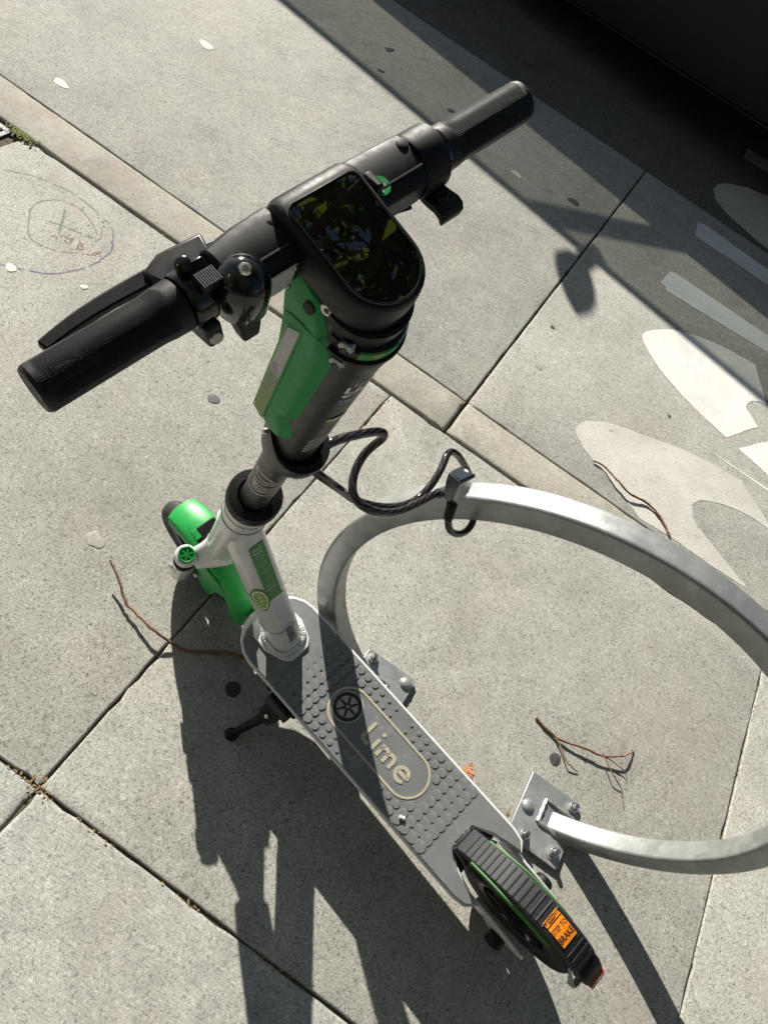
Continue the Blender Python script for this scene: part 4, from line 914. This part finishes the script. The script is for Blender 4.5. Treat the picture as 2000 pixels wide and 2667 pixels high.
seg = [(20, 44, 'blackm'), (44, 62, 'sgreen'), (62, 78, 'limerefl'), (78, 100, 'green2'), (100, 114, 'refl'), (114, 132, 'lens'), (132, 150, 'greytxt')]
for a0, a1, m in seg: halfring(.5005, .5118, .0348, 'light_segment', M[m], .005, a0, a1, .003)
halfring(.4945, .5005, .0366, 'collar_ring', M['black'], .004, 5, 175, .007)
halfring(.476, .4945, .0322, 'collar_ring', M['blackm'], .002, 10, 170)
mb = T(); mb.lathe([(.0052, 0), (.0052, .0022), (.0045, .0028), (.0024, .0028), (.0022, .0018)], (.016, .0310, .5285), (-.25, 1, .2), 20); sc = mb.build('bezel_screw', M['chrome'], scoot)
mb = T(); mb.lathe([(.0022, .0026), (.0021, .003)], (.016, .0310, .5285), (-.25, 1, .2), 6); mb.build('screw_socket', M['blktxt'], sc)
# handlebar
BE, BH = .069, .535
mb = T(); mb.lathe([(.0125, -.205), (.0125, .212)], (BE, 0, BH), (0, 1, 0), 24); mb.build('handlebar', M['blackm'], scoot)
def podsec(y, e0, e1, h0, h1, c):
    return [Vector(p) for p in ((e0, y, h0 + c), (e0, y, h1 - c), (e0 + c * .7, y, h1 - c * .3), (e0 + c * 1.6, y, h1), (e1 - c * 1.4, y, h1), (e1 - c * .4, y, h1 - c * .5), (e1, y, h1 - c * 1.4), (e1, y, h0 + c), (e1 - c, y, h0), (e0 + c, y, h0))]
T().loft([podsec(.033, .0475, .0925, .514, .5565, .008), podsec(.060, .0485, .0915, .515, .5560, .008), podsec(.086, .050, .089, .517, .5540, .009)]).build('left_bar_housing', M['black'], scoot, bevel=.0015, smooth=30)
T().loft([podsec(-.033, .0475, .0925, .514, .5565, .008), podsec(-.060, .0480, .0920, .5145, .5560, .008), podsec(-.088, .0480, .092, .515, .5555, .009)][::-1]).build('right_bar_housing', M['black'], scoot, bevel=.0015, smooth=30)
for y0, nm in ((.045, 'housing_groove'), (-.062, 'housing_groove')):
    T().box((.0586, y0 + (.016 if y0 > 0 else 0), .5566), (.0014, .045, .0012)).build(nm, M['dark'], scoot)
for y0 in (.0375, -.083):
    mb = T(); mb.lathe([(.0048, 0), (.0048, .0009), (.0043, .0012)], (.079, y0, .5551), (.1, 0, 1), 18); mb.build('housing_recess', M['dark'], scoot)
# white plate with screws on the rear face of the left housing
pl = T().box((.0468, .054, .535), (.0014, .030, .030)).build('id_plate', M['plate'], scoot, bevel=.0008)
for yy, hh_ in ((.0415, .5475), (.0415, .5225)):
    mb = T(); mb.lathe([(.0022, 0), (.0022, .0012), (.0012, .0018)], (.0461, yy, hh_), (-1, 0, 0), 12); mb.build('screw', M['chrome'], pl)
# round green sticker on the right housing
mb = T(); mb.add([Vector((.0605 + .0078 * math.cos(t_ * .35), -.0450 + .0078 * math.sin(t_ * .35), .5569)) for t_ in range(18)], [tuple(range(18))]); stk = mb.build('round_sticker', M['green2'], scoot, smooth=0)
mb = T()
for c0, c1, l_ in ((.0650, -.0405, .0032), (.0645, -.0450, .0020), (.0608, -.0425, .0030), (.0605, -.0468, .0022), (.0570, -.0425, .0020)):
    mb.add([(c0, c1, .5573), (c0 - .0019, c1 - .0004, .5573), (c0 - .0021, c1 - l_, .5573), (c0 - .0003, c1 - l_ - .0003, .5573)], [(3, 2, 1, 0)])
tag(mb.build('fine_print', M['refl'], stk, smooth=0), kind='stuff')
T().box((.064, -.0405, .558), (.016, .007, .009), Matrix.Rotation(rad(12), 3, 'Y')).build('dash_latch', M['black'], scoot, bevel=.002)
mb = T(); mb.lathe([(.0215, -.113), (.0238, -.1115), (.0238, -.0905), (.0228, -.088)], (BE, 0, BH), (0, 1, 0), 36); mb.build('throttle_ring', M['black'], scoot)
mb = T(); mb.lathe([(.0185, -.119), (.0185, -.112)], (BE, 0, BH), (0, 1, 0), 36); mb.build('bar_spacer', M['gloss'], scoot)
tl_ = [(.050, .522, .0115), (.042, .524, .0120), (.034, .527, .0125), (.028, .5265, .0125), (.024, .522, .0120)]
rings = []
for e, h, w in tl_:
    rings.append([Vector((e, -.1035 + w * sy * .95, h + .0038 * sh)) for sy, sh in ((-1, -1), (1, -1), (1, 1), (-1, 1))])
thr = T().loft(rings).build('throttle_lever', M['black'], scoot, bevel=.0014)
for k in range(7):
    T().box((.0265 + k * .0018, -.092, .5305), (.0007, .003, .0012)).build('lever_rib', M['black'], thr)
mb = T(); v, f = stroke2d(arc(.036, -.1035, .0068, 0, 360, 20)[:-1], .0011, True); mb.add([(p[0], p[1], .5308) for p in v], f)
for k in range(3):
    a = rad(60 * k); v, f = stroke2d([(.036 - .006 * math.cos(a), -.1035 - .006 * math.sin(a)), (.036 + .006 * math.cos(a), -.1035 + .006 * math.sin(a))], .0010); mb.add([(p[0], p[1], .5308) for p in v], f)
mb.build('lever_emblem', M['rib'], thr, smooth=0)
def grip(sgn, yi, yo, name):
    n = 216; rings = []; ny = 40
    for k in range(ny + 1):
        t = k / ny; y = yi + (yo - yi) * t
        r = .0163 + .0014 * math.exp(-((t - .0) / .10) ** 2) + .0006 * math.exp(-((t - .12) / .05) ** 2)
        if t > .985: r -= .0018 * ((t - .985) / .015) ** 2
        ring = []
        for i in range(n):
            a = 2 * math.pi * i / n    # 0 = up (h), positive toward front
            rel = (a + math.pi) % (2 * math.pi) - math.pi
            inb = (-1.25 < rel < .95) and (.075 < t < .93)
            logo = inb and t > .62 and -.62 < rel < -.18
            rr_ = r - (.00048 if (inb and not logo and i % 3 == 0) else 0) - (.0003 if t > .935 and t < .95 else 0)
            ring.append(Vector((BE + rr_ * math.sin(rel), sgn * y, BH + rr_ * math.cos(rel))))
        rings.append(ring)
    o = T().loft(rings).build(name, M['rubber'], scoot, smooth=28)
    mb = T(); flat(mb, text2d('Lime-S', .015), lambda a, b: (lambda ang, yy: Vector((BE + .0166 * math.sin(ang), yy, BH + .0166 * math.cos(ang))))(-.12 - (b * .0085) / 0.0163 * (-1), sgn * (yi + (yo - yi) * .80) - a * .0085)); mb.build('grip_print', M['gripprint'], o, smooth=0)
    mb = T(); yy = sgn * (yo + .0005)
    v, f = stroke2d(arc(0, 0, .0098, 0, 360, 28)[:-1], .0010, True); mb.add([(BE + p[0], yy, BH + p[1]) for p in v], f)
    for q in range(3):
        a = rad(60 * q); v, f = stroke2d([(-.009 * math.cos(a), -.009 * math.sin(a)), (.009 * math.cos(a), .009 * math.sin(a))], .0010); mb.add([(BE + p[0], yy, BH + p[1]) for p in v], f)
    mb.build('end_emblem', M['rib'], o, smooth=0)
grip(1, .117, .2215, 'grip'); grip(-1, .119, .2160, 'grip')
# brake lever, perch and clamp
def bl(pts, hw, th, name, mat):
    P = spline(pts, 5); rings = []
    n_ = len(P)
    for i, p in enumerate(P):
        d = (P[min(n_ - 1, i + 1)] - P[max(0, i - 1)]).normalized(); sd = Vector((0, 0, 1)).cross(d).normalized(); w = hw[0] + (hw[1] - hw[0]) * i / (n_ - 1)
        rings.append([p + sd * w + Vector((0, 0, th)), p + sd * w - Vector((0, 0, th)), p - sd * w - Vector((0, 0, th)), p - sd * w + Vector((0, 0, th))])
    return T().loft(rings).build(name, mat, scoot, bevel=.0014, smooth=40)
bl([(.097, .096, .523), (.0985, .112, .521), (.0995, .130, .520), (.0995, .150, .520), (.0985, .170, .520), (.0965, .187, .520), (.0945, .199, .520)], (.0065, .0042), .0042, 'brake_lever', M['black'])
T().loft([[Vector(p) for p in q] for q in ([(.078, .080, .528), (.104, .074, .524), (.110, .104, .514), (.104, .122, .514), (.080, .116, .520)], [(.078, .080, .542), (.102, .074, .538), (.108, .104, .528), (.102, .120, .526), (.080, .114, .536)])]).build('lever_perch', M['blackm'], scoot, bevel=.0025)
mb = T(); mb.lathe([(.0185, .098), (.0195, .100), (.0195, .113), (.0185, .115)], (BE, 0, BH), (0, 1, 0), 32); mb.build('brake_clamp', M['gloss'], scoot)
T().box((.052, .107, .522), (.022, .013, .018), Matrix.Rotation(rad(25), 3, 'Y')).build('clamp_lug', M['blackm'], scoot, bevel=.003)
mb = T(); mb.lathe([(.0052, 0), (.0052, .003), (.0042, .004), (.002, .004)], (.0435, .107, .524), (-1, .15, .5), 16); mb.build('bolt_head', M['chromed'], scoot)
# thumb paddle of the bell
th = T().box((.0655, .099, .5555), (.012, .0155, .007), Matrix.Rotation(rad(8), 3, 'Y')).build('bell_thumb_lever', M['black'], scoot, bevel=.0012)
rb = T()
for k in range(9): rb.box((.0655, .0925 + k * .0016, .5594), (.0115, .0008, .0012), Matrix.Rotation(rad(8), 3, 'Y'))
rb.build('thumb_ribs', M['rib'], th)
T().box((.0765, .0985, .5535), (.009, .013, .004), Matrix.Rotation(rad(-14), 3, 'Y')).build('cable_guide', M['gloss'], scoot, bevel=.001)
mb = T(); mb.lathe([(.0055, 0), (.0062, .004), (.0055, .012), (.003, .0135)], (.0795, .104, .548), (.05, .25, 1), 18); mb.build('cable_adjuster', M['gloss'], scoot)
# bell
BC = Vector((.0540, .0785, .545)); bx = Vector((.05, .04, 1)).normalized()
mb = T(); R_ = .0185
mb.lathe([(R_ - .001, -.020), (R_, -.018), (R_, .002), (R_ * .97, .008), (R_ * .86, .014), (R_ * .66, .0185), (R_ * .40, .0208), (.0048, .0214), (.0045, .0206)], BC, bx, 40); mb.build('bell_dome', M['gloss'], scoot, smooth=60)
mb = T(); mb.lathe([(.0046, .0205), (.0046, .0222), (.0036, .0238), (.0016, .0240), (.0014, .0228)], BC, bx, 20); sc = mb.build('bell_screw', M['chrome'], scoot)
mb = T()
for k in range(2):
    a = rad(45 + 90 * k); d = Vector((math.cos(a), math.sin(a), 0)); b = Vector((-d.y, d.x, 0)); c_ = BC + bx * .0243
    mb.add([c_ + d * .0022 + b * .0005, c_ - d * .0022 + b * .0005, c_ - d * .0022 - b * .0005, c_ + d * .0022 - b * .0005], [(0, 1, 2, 3)])
mb.build('screw_slot', M['blktxt'], sc, smooth=0)
T().loft([[BC + Vector(p) for p in q] for q in ([(-.014, -.010, -.019), (.012, -.010, -.019), (.012, .012, -.019), (-.014, .012, -.019)], [(-.018, -.008, -.030), (.002, -.008, -.030), (.002, .010, -.030), (-.018, .010, -.030)], [(-.021, -.006, -.040), (-.010, -.006, -.042), (-.010, .008, -.042), (-.021, .008, -.040)])]).build('bell_base', M['black'], scoot, bevel=.003, seg=3)
# cables under the bar
for k, pts in enumerate(([(.100, .085, .520), (.10, .05, .512), (.085, .030, .505), (.066, .012, .500)], [(.050, -.085, .516), (.060, -.05, .508), (.055, -.02, .50)])):
    T().tube(spline(pts, 6), .0024, 8).build('control_cable', M['black'], scoot)
# ------- rear fender, brake, dropouts
prof = [(-.268, .012), (-.285, .030), (-.305, .048), (-.330, .069), (-.357, .089), (-.385, .104), (-.415, .1150), (-.445, .1190), (-.475, .1170), (-.505, .1090), (-.530, .0970), (-.548, .0830), (-.560, .0660), (-.567, .046)]
FP = spline([(x, 0, z) for x, z in prof], 5)
rings = []
for i, p in enumerate(FP):
    d = (FP[min(len(FP) - 1, i + 1)] - FP[max(0, i - 1)]).normalized(); nrm = Vector((d.z, 0, -d.x))
    if nrm.z < 0 and i < 40: nrm = -nrm
    nrm = Vector((-d.z, 0, d.x)); nrm = nrm if (nrm.dot(p - RWC) > 0) else -nrm
    w = .0265 - .0035 * max(0, (i / len(FP) - .8) / .2)
    sec = [(-w, -.016), (-w, -.004), (-w + .003, 0), (w - .003, 0), (w, -.004), (w, -.016), (w - .003, -.016), (w - .0045, -.004), (-w + .0045, -.004), (-w + .003, -.016)]
    rings.append([p + nrm * q + YV * y for y, q in sec])
S().loft(rings).build('rear_fender', M['rib'], scoot, bevel=.0008, smooth=40)
rfen = bpy.data.objects['rear_fender']
# arc length table along the fender
LEN = [0]
for i in range(1, len(FP)): LEN.append(LEN[-1] + (FP[i] - FP[i - 1]).length)
def onf(s, y, l=0.0):
    s = max(0, min(LEN[-1] - 1e-6, s)); i = 0
    while LEN[i + 1] < s: i += 1
    t = (s - LEN[i]) / (LEN[i + 1] - LEN[i]); p = FP[i].lerp(FP[i + 1], t); d = (FP[i + 1] - FP[i]).normalized(); nrm = Vector((-d.z, 0, d.x)); nrm = nrm if nrm.dot(p - RWC) > 0 else -nrm
    return p + nrm * l + YV * y
TOT = LEN[-1]
LB0, LB1 = .219, .260          # where the warning sticker sits
s = .012
while s < TOT - .045:
    if not (LB0 - .014 < s + .005 < LB1 + .001):
        mb = S(); g = .0008; w2 = .0222
        mb.loft([[onf(s + g, -w2, -.001), onf(s + g, w2, -.001), onf(s + g, w2, .0010), onf(s + g, -w2, .0010)], [onf(s + .009, -w2, -.001), onf(s + .009, w2, -.001), onf(s + .009, w2, .0008), onf(s + .009, -w2, .0008)], [onf(s + .0108, -w2, -.001), onf(s + .0108, w2, -.001), onf(s + .0108, w2, .0022), onf(s + .0108, -w2, .0022)], [onf(s + .0123, -w2, -.001), onf(s + .0123, w2, -.001), onf(s + .0123, w2, .0020), onf(s + .0123, -w2, .0020)]])
        mb.build('tread_bar', M['rib'], rfen, smooth=20)
    s += .0133
def fsticker(s0, s1, y0, y1, name, mat, l=.0016):
    mb = S(); vs = []
    n_ = 5
    rings = []
    for k in range(n_ + 1):
        ss = s0 + (s1 - s0) * k / n_; rings.append([onf(ss, y0, l), onf(ss, y1, l), onf(ss, y1, l + .0004), onf(ss, y0, l + .0004)])
    mb.loft(rings); return mb.build(name, mat, rfen, smooth=20)
w1 = fsticker(LB0 - .012, LB0 - .0015, .0175, -.0175, 'caution_sticker', M['orange']); w2 = fsticker(LB0 + .001, LB1, .0175, -.0175, 'brake_sticker', M['orange'])
def ftext(tx, size, sc_, yc, par, mat=None, bold=.010, xs=.70):
    mb = S(); flat(mb, text2d(tx, bold), lambda a, b: onf(sc_ - b * size, yc - a * size * xs, .0023 if mat is None else .0026)); return mb.build('print', mat or M['blktxt'], par, smooth=0)
ftext('STEP TO', .0130, LB0 + .0118, 0, w2); ftext('BRAKE', .0165, LB0 + .0292, 0, w2, bold=.012)
ftext('HOT', .0085, LB0 - .0068, -.0128, w1)
mb = S(); mb.add([onf(LB0 - .0112, .0105, .0022), onf(LB0 - .0112, -.0065, .0022), onf(LB0 - .0026, -.0065, .0022), onf(LB0 - .0026, .0105, .0022)], [(0, 1, 2, 3)]); mb.build('print', M['blktxt'], w1, smooth=0)
ftext('CAUTION', .0062, LB0 - .0068, .0020, w1, M['orange'], .012, .62)
mb = S(); mb.add([onf(LB0 - .0108, .0178, .0022), onf(LB0 - .0108, .0118, .0022), onf(LB0 - .0030, .0148, .0022)], [(0, 1, 2)]); mb.build('print', M['blktxt'], w1, smooth=0)
# tail cap and light
S().loft([[onf(TOT - .050, y, l) for y, l in ((-.021, .001), (.021, .001), (.021, -.02), (-.021, -.02))], [onf(TOT - .036, y, l) for y, l in ((-.0235, .010), (.0235, .010), (.0245, -.022), (-.0245, -.022))], [onf(TOT - .014, y, l) for y, l in ((-.0225, .0165), (.0225, .0165), (.024, -.02), (-.024, -.02))], [onf(TOT - .001, y, l) for y, l in ((-.017, .007), (.017, .007), (.018, -.016), (-.018, -.016))]]).build('fender_tail', M['black'], scoot, bevel=.006, seg=3)
S().loft([[onf(TOT - .012, y, l) for y, l in ((-.019, .0195), (.019, .0195), (.021, .004), (-.021, .004))], [onf(TOT + .000, y, l) for y, l in ((-.017, .0240), (.017, .0240), (.018, .002), (-.018, .002))], [onf(TOT - .0001, y, .002) + Vector((-.003, 0, -.014)) for y in (-.014, .014, .013, -.013)]]).build('tail_light', M['red'], scoot, bevel=.002)
S().box((-.578, 0, .024), (.012, .030, .050), Matrix.Rotation(rad(14), 3, 'Y')).build('tail_reflector', M['lens'], scoot, bevel=.002)
S().loft([[Vector(p) for p in q] for q in ([(-.566, -.024, .058), (-.566, .024, .058), (-.556, .024, .050), (-.556, -.024, .050)], [(-.600, -.022, -.040), (-.600, .022, -.040), (-.590, .022, -.045), (-.590, -.022, -.045)], [(-.612, -.016, -.090), (-.612, .016, -.090), (-.605, .016, -.094), (-.605, -.016, -.094)])]).build('mud_flap', M['black'], scoot, bevel=.003)
for sgn in (1, -1):
    pts = [(-.300, .028, .040), (-.335, .030, .066), (-.372, .032, .086), (-.410, .032, .097), (-.445, .032, .100), (-.480, .031, .096)]
    P = spline(pts, 5); rings = []
    for p in P: dpt = .014 if sgn > 0 else .008; rings.append([Vector((p.x, sgn * (p.y - .0035), p.z - dpt)), Vector((p.x, sgn * (p.y + .0005), p.z - dpt)), Vector((p.x, sgn * (p.y - .0005), p.z + .003)), Vector((p.x, sgn * (p.y - .0035), p.z + .003))])
    S().loft(rings).build('green_trim', M['trim'], scoot, smooth=40)
    S().add([Vector((-.52, sgn * .0262, .092)), Vector((-.534, sgn * .0262, .080)), Vector((-.585, sgn * .029, -.005)), Vector((-.59, sgn * .029, -.03)), Vector((-.58, sgn * .029, -.035)), Vector((-.572, sgn * .029, -.015)), Vector((-.53, sgn * .0242, .07)), Vector((-.51, sgn * .0242, .085))], [(0, 1, 2, 3, 4, 5, 6, 7)]).build('fender_stay', M['refl'], scoot)
    dp = [(-.330, -.010), (-.395, -.012), (-.440, -.022), (-.492, -.040), (-.500, -.052), (-.492, -.060), (-.448, -.100), (-.425, -.098), (-.400, -.062), (-.330, -.058)]
    MB(lambda p: tS(Vector((p.x, sgn * (.056 + p.z), p.y)))).prism(dp, 0, .006).build('dropout', M['white'], scoot, bevel=.0015)
    mb = S(); mb.lathe([(.018, 0), (.020, .004), (.020, .014), (.016, .020), (.008, .0225)], (RWC.x, sgn * .0625, RWC.z), (0, sgn, 0), 28); mb.build('axle_cap', M['black'], scoot)
# chrome hinge bracket at the front of the rear fender
bkt = [(-.318, .040, .0035), (-.296, .030, .0040), (-.272, .0275, .0045), (-.264, .0262, .005), (-.2625, .020, .005), (-.2625, -.020, .005), (-.264, -.0262, .005), (-.272, -.0275, .0045), (-.296, -.030, .0040), (-.318, -.040, .0035)]
rings = []
P = [Vector(p) for p in bkt]
for i, p in enumerate(P):
    d = (P[min(len(P) - 1, i + 1)] - P[max(0, i - 1)]).normalized(); sd = Vector((0, 0, 1)).cross(d).normalized()
    rings.append([p + sd * .0032 + Vector((0, 0, -.004)), p - sd * .0032 + Vector((0, 0, -.004)), p - sd * .0028 + Vector((0, 0, .003)), p + sd * .0028 + Vector((0, 0, .003))])
S().loft(rings).build('fender_bracket', M['chromed'], scoot, bevel=.0008)
for yy in (.0245, -.0245):
    mb = S(); mb.lathe([(.0052, 0), (.0052, .004), (.0042, .0055), (.0022, .0055), (.002, .004)], (-.2645, yy, .0075), (0, 0, 1), 18); mb.build('bolt_head', M['chrome'], scoot)
S().box((-.288, 0, -.004), (.052, .048, .030)).build('fender_mount', M['dark'], scoot, bevel=.003)

# ---------------------------------------------------------------- parked car (its near side shades the lane)
car = empty('parked_car', (-1.9, 5.9, 0)); tag(car, 'black parked car standing in deep shade beyond the asphalt edge', 'car'); CL_ = car.location.copy(); tC = lambda p: p - CL_
Y0, Y1 = 5.0, 6.75
def side(poly, y0, y1): return lambda p: tC(Vector((p.x, y0 + (y1 - y0) * p.z, p.y)))
body = [(-4.3, .26), (-4.2, .14), (-3.9, .12), (-1.0, .165), (.30, .255), (1.8, .30), (2.12, .34), (2.22, .45), (2.22, .95), (2.16, 1.04), (-2.9, 1.06), (-4.0, .92), (-4.28, .72)]
MB(side(body, Y0, Y1)).prism(body, 0, 1).build('body', M['carpaint'], car, bevel=.04, seg=3)
ROOF = 1.74
def pillar(x0, x1, w, y):
    mb = MB(tC); mb.add([(x0, y, 1.05), (x0 + w, y, 1.05), (x1 + w, y + (.10 if y < 5.8 else -.10), ROOF), (x1, y + (.10 if y < 5.8 else -.10), ROOF), (x0, y + .04, 1.05), (x0 + w, y + .04, 1.05), (x1 + w, y + .14 - (.2 if y > 5.8 else 0), ROOF), (x1, y + .14 - (.2 if y > 5.8 else 0), ROOF)], [(0, 1, 2, 3), (7, 6, 5, 4), (0, 4, 5, 1), (1, 5, 6, 2), (2, 6, 7, 3), (3, 7, 4, 0)])
    mb.build('pillar', M['carpaint'], car)
for y in (Y0 + .01, Y1 - .05):
    pillar(-1.20, -2.62, .17, y); pillar(-3.7, -4.2, .1, y); pillar(1.90, 1.60, .12, y); pillar(.05, -.02, .06, y)
for y0, y1 in ((Y0 + .10, Y0 + .17), (Y1 - .17, Y1 - .10)): MB(tC).box((-1.28, (y0 + y1) / 2, ROOF + .012), (5.9, .035, .03)).build('roof_rail', M['carpaint'], car, bevel=.01)
MB(tC).box((-1.28, 5.875, ROOF + .02), (5.8, 1.42, .012)).build('added_glass_roof', M['glass'], car)  # invented glass roof, lets tinted sun through to lighten the car shadow
for y, dy in ((Y0 + .03, .10), (Y1 - .03, -.10)):
    mb = MB(tC); mb.add([(-3.9, y, 1.05), (2.0, y, 1.05), (1.7, y + dy, ROOF), (-4.2, y + dy, ROOF)], [(0, 1, 2, 3)]); mb.build('side_window', M['glass'], car, smooth=0)
mir = []
for z, xc, w in ((1.575, -2.06, .050), (1.61, -2.10, .075), (1.67, -2.150, .085), (1.74, -2.205, .078), (1.80, -2.255, .052), (1.84, -2.285, .014)):
    mir.append([(xc + .03 + a_ * w * 1.15, 4.86 + b_ , z + (z - 1.70) * .12) for a_, b_ in ((-1, 0), (-.3, -.015), (.7, 0), (1, .03), (.5, .045), (-.8, .035))])
MB(tC).loft(mir).build('side_mirror', M['carpaint'], car, smooth=60)
MB(tC).box((-2.03, 4.97, 1.585), (.045, .16, .045)).build('mirror_arm', M['carpaint'], car)
MB(tC).add([(-3.9, Y0 - .004, .145), (-1.0, Y0 - .004, .19), (.30, Y0 - .004, .28), (1.8, Y0 - .004, .325), (1.8, Y0 - .004, .330), (.30, Y0 - .004, .285), (-1.0, Y0 - .004, .195), (-3.9, Y0 - .004, .150)], [(0, 1, 6, 7), (1, 2, 5, 6), (2, 3, 4, 5)]).build('sill_lit_line', M['rib'], car, smooth=0)  # paler strip stands in for the lit lower edge of the sill
for x in (-3.2, 1.25):
    for y in (Y0 + .12, Y1 - .12):
        e = empty('wheel'); e.parent = car; e.location = tC(Vector((x, y, .33)))
        mb = MB(); mb.lathe([(.22, -.10), (.31, -.10), (.33, -.07), (.33, .07), (.31, .10), (.22, .10)], (0, 0, 0), (0, 1, 0), 40, False); mb.build('tyre', M['tyre'], e)
        mb = MB(); mb.lathe([(.02, -.09), (.20, -.085), (.225, -.095), (.225, .09), (.02, .09)], (0, 0, 0), (0, 1, 0), 40); mb.build('rim', M['chromed'], e)

pv = Vector((-2.2, 5.0, 0)); car.rotation_euler = (0, 0, rad(-10.0))
car.location = pv + Matrix.Rotation(rad(-10.0), 3, 'Z') @ (CL_ - pv) + Vector((0, -.20, 0))
# ---------------------------------------------------------------- street tree overhead (seen mirrored in the display)
tree = empty('street_tree', (2.9, 1.25, 0)); tag(tree, 'leafy street tree whose crown hangs over the rack and mirrors in the dark display', 'tree'); TL = tree.location.copy(); tR = lambda p: p - TL
tk = MB(tR); tk.tube(spline([(2.9, 1.25, -.02), (2.86, 1.27, 1.2), (2.7, 1.35, 2.6), (2.3, 1.5, 3.8), (1.6, 1.7, 4.8), (.9, 1.9, 5.4)], 5), [.16 - .13 * i / 25 for i in range(26)], 12)
rt = random.Random(5); tips = []
for k in range(48):
    a = rt.uniform(0, 6.28); st_ = Vector((rt.uniform(-.4, 2.5), rt.uniform(1.4, 1.95), rt.uniform(3.9, 5.4)))
    en = Vector((.3 + 3.2 * math.cos(a) * rt.uniform(.3, 1), 1.7 + 2.9 * math.sin(a) * rt.uniform(.3, 1), rt.uniform(4.7, 6.6))); tips.append((st_, en))
    tk.tube(spline([st_, st_.lerp(en, .5) + Vector((0, 0, .25)), en], 4), [.035 - .028 * i / 8 for i in range(9)], 6)
tk.build('trunk', M['bark'], tree)
cr = MB(tR)
for st_, en in tips:
    for _ in range(300):
        t = rt.uniform(.25, 1.15); c = st_.lerp(en, t) + Vector((rt.gauss(0, .30), rt.gauss(0, .30), rt.gauss(0, .24)))
        u = Vector((rt.gauss(0, 1), rt.gauss(0, 1), rt.gauss(0, .7))).normalized(); w = u.orthogonal().normalized(); l = rt.uniform(.035, .085)
        cr.add([c - u * l, c + w * l * .5, c + u * l, c - w * l * .5], [(0, 1, 2, 3)])
cr.build('crown', M['leaf'], tree, smooth=0)

# ---------------------------------------------------------------- added buildings and trees, unseen outside the frame, to cut the sky light
def facade(name_label, x0, x1, y0, y1, h, face):
    e = empty('added_building', ((x0 + x1) / 2, (y0 + y1) / 2, 0)); tag(e, name_label, 'added_building'); EL = e.location.copy(); tB = lambda p: p - EL
    MB(tB).box(((x0 + x1) / 2, (y0 + y1) / 2, h / 2), (x1 - x0, y1 - y0, h)).build('wall', M['brick'], e)
    yf = y0 if face < 0 else y1
    for r in range(int(h // 3.2)):
        for k in range(int((x1 - x0) // 3)):
            x = x0 + 1.5 + k * 3; z = 1.9 + r * 3.2
            f = MB(tB).box((x, yf + face * .02, z), (1.7, .08, 1.9)).build('window_frame', M['coverfr'], e)
            MB(tB).box((x, yf + face * .05, z), (1.5, .06, 1.7)).build('pane', M['glassb'], f)
facade('unseen rendered house block with dark windows behind the sidewalk, added to cut sky light', -14, 22, -10, -4.6, 16.2, 1)
facade('unseen rendered house block with dark windows across the street, added to cut sky light', -30, 24, 19, 27, 12.9, -1)
def simple_tree(lbl, x, y, h, r, seed):
    e = empty('street_tree', (x, y, 0)); tag(e, lbl, 'tree'); EL = e.location.copy(); tB = lambda p: p - EL
    q = random.Random(seed); mb = MB(tB); mb.tube(spline([(x, y, -.02), (x + .05, y, h * .4), (x - .1, y + .1, h * .8)], 4), [.15 - .1 * i / 8 for i in range(9)], 10); mb.build('trunk', M['bark'], e)
    c = MB(tB)
    for _ in range(2600):
        d = Vector((q.gauss(0, 1), q.gauss(0, 1), q.gauss(0, 1))).normalized() * r * q.random() ** .4
        p = Vector((x, y, h * .8)) + Vector((d.x, d.y, d.z * .75)) + Vector((q.gauss(0, .15), q.gauss(0, .15), 0)); l = q.uniform(.07, .13)
        u = Vector((q.gauss(0, 1), q.gauss(0, 1), q.gauss(0, .7))).normalized(); w = u.orthogonal().normalized()
        c.add([p - u * l, p + w * l * .5, p + u * l, p - w * l * .5], [(0, 1, 2, 3)])
    c.build('crown', M['leaf'], e, smooth=0)
simple_tree('unseen tree farther along the kerb past the rack, added to cut sky light', 7.2, 1.2, 6.4, 2.4, 11)
simple_tree('unseen tree close to the house block behind the sidewalk, added to cut sky light', 3.8, -2.6, 6.0, 2.3, 12)
simple_tree('unseen tree at the house corner behind the sidewalk, added to cut sky light', -1.2, -3.0, 6.0, 2.0, 13)
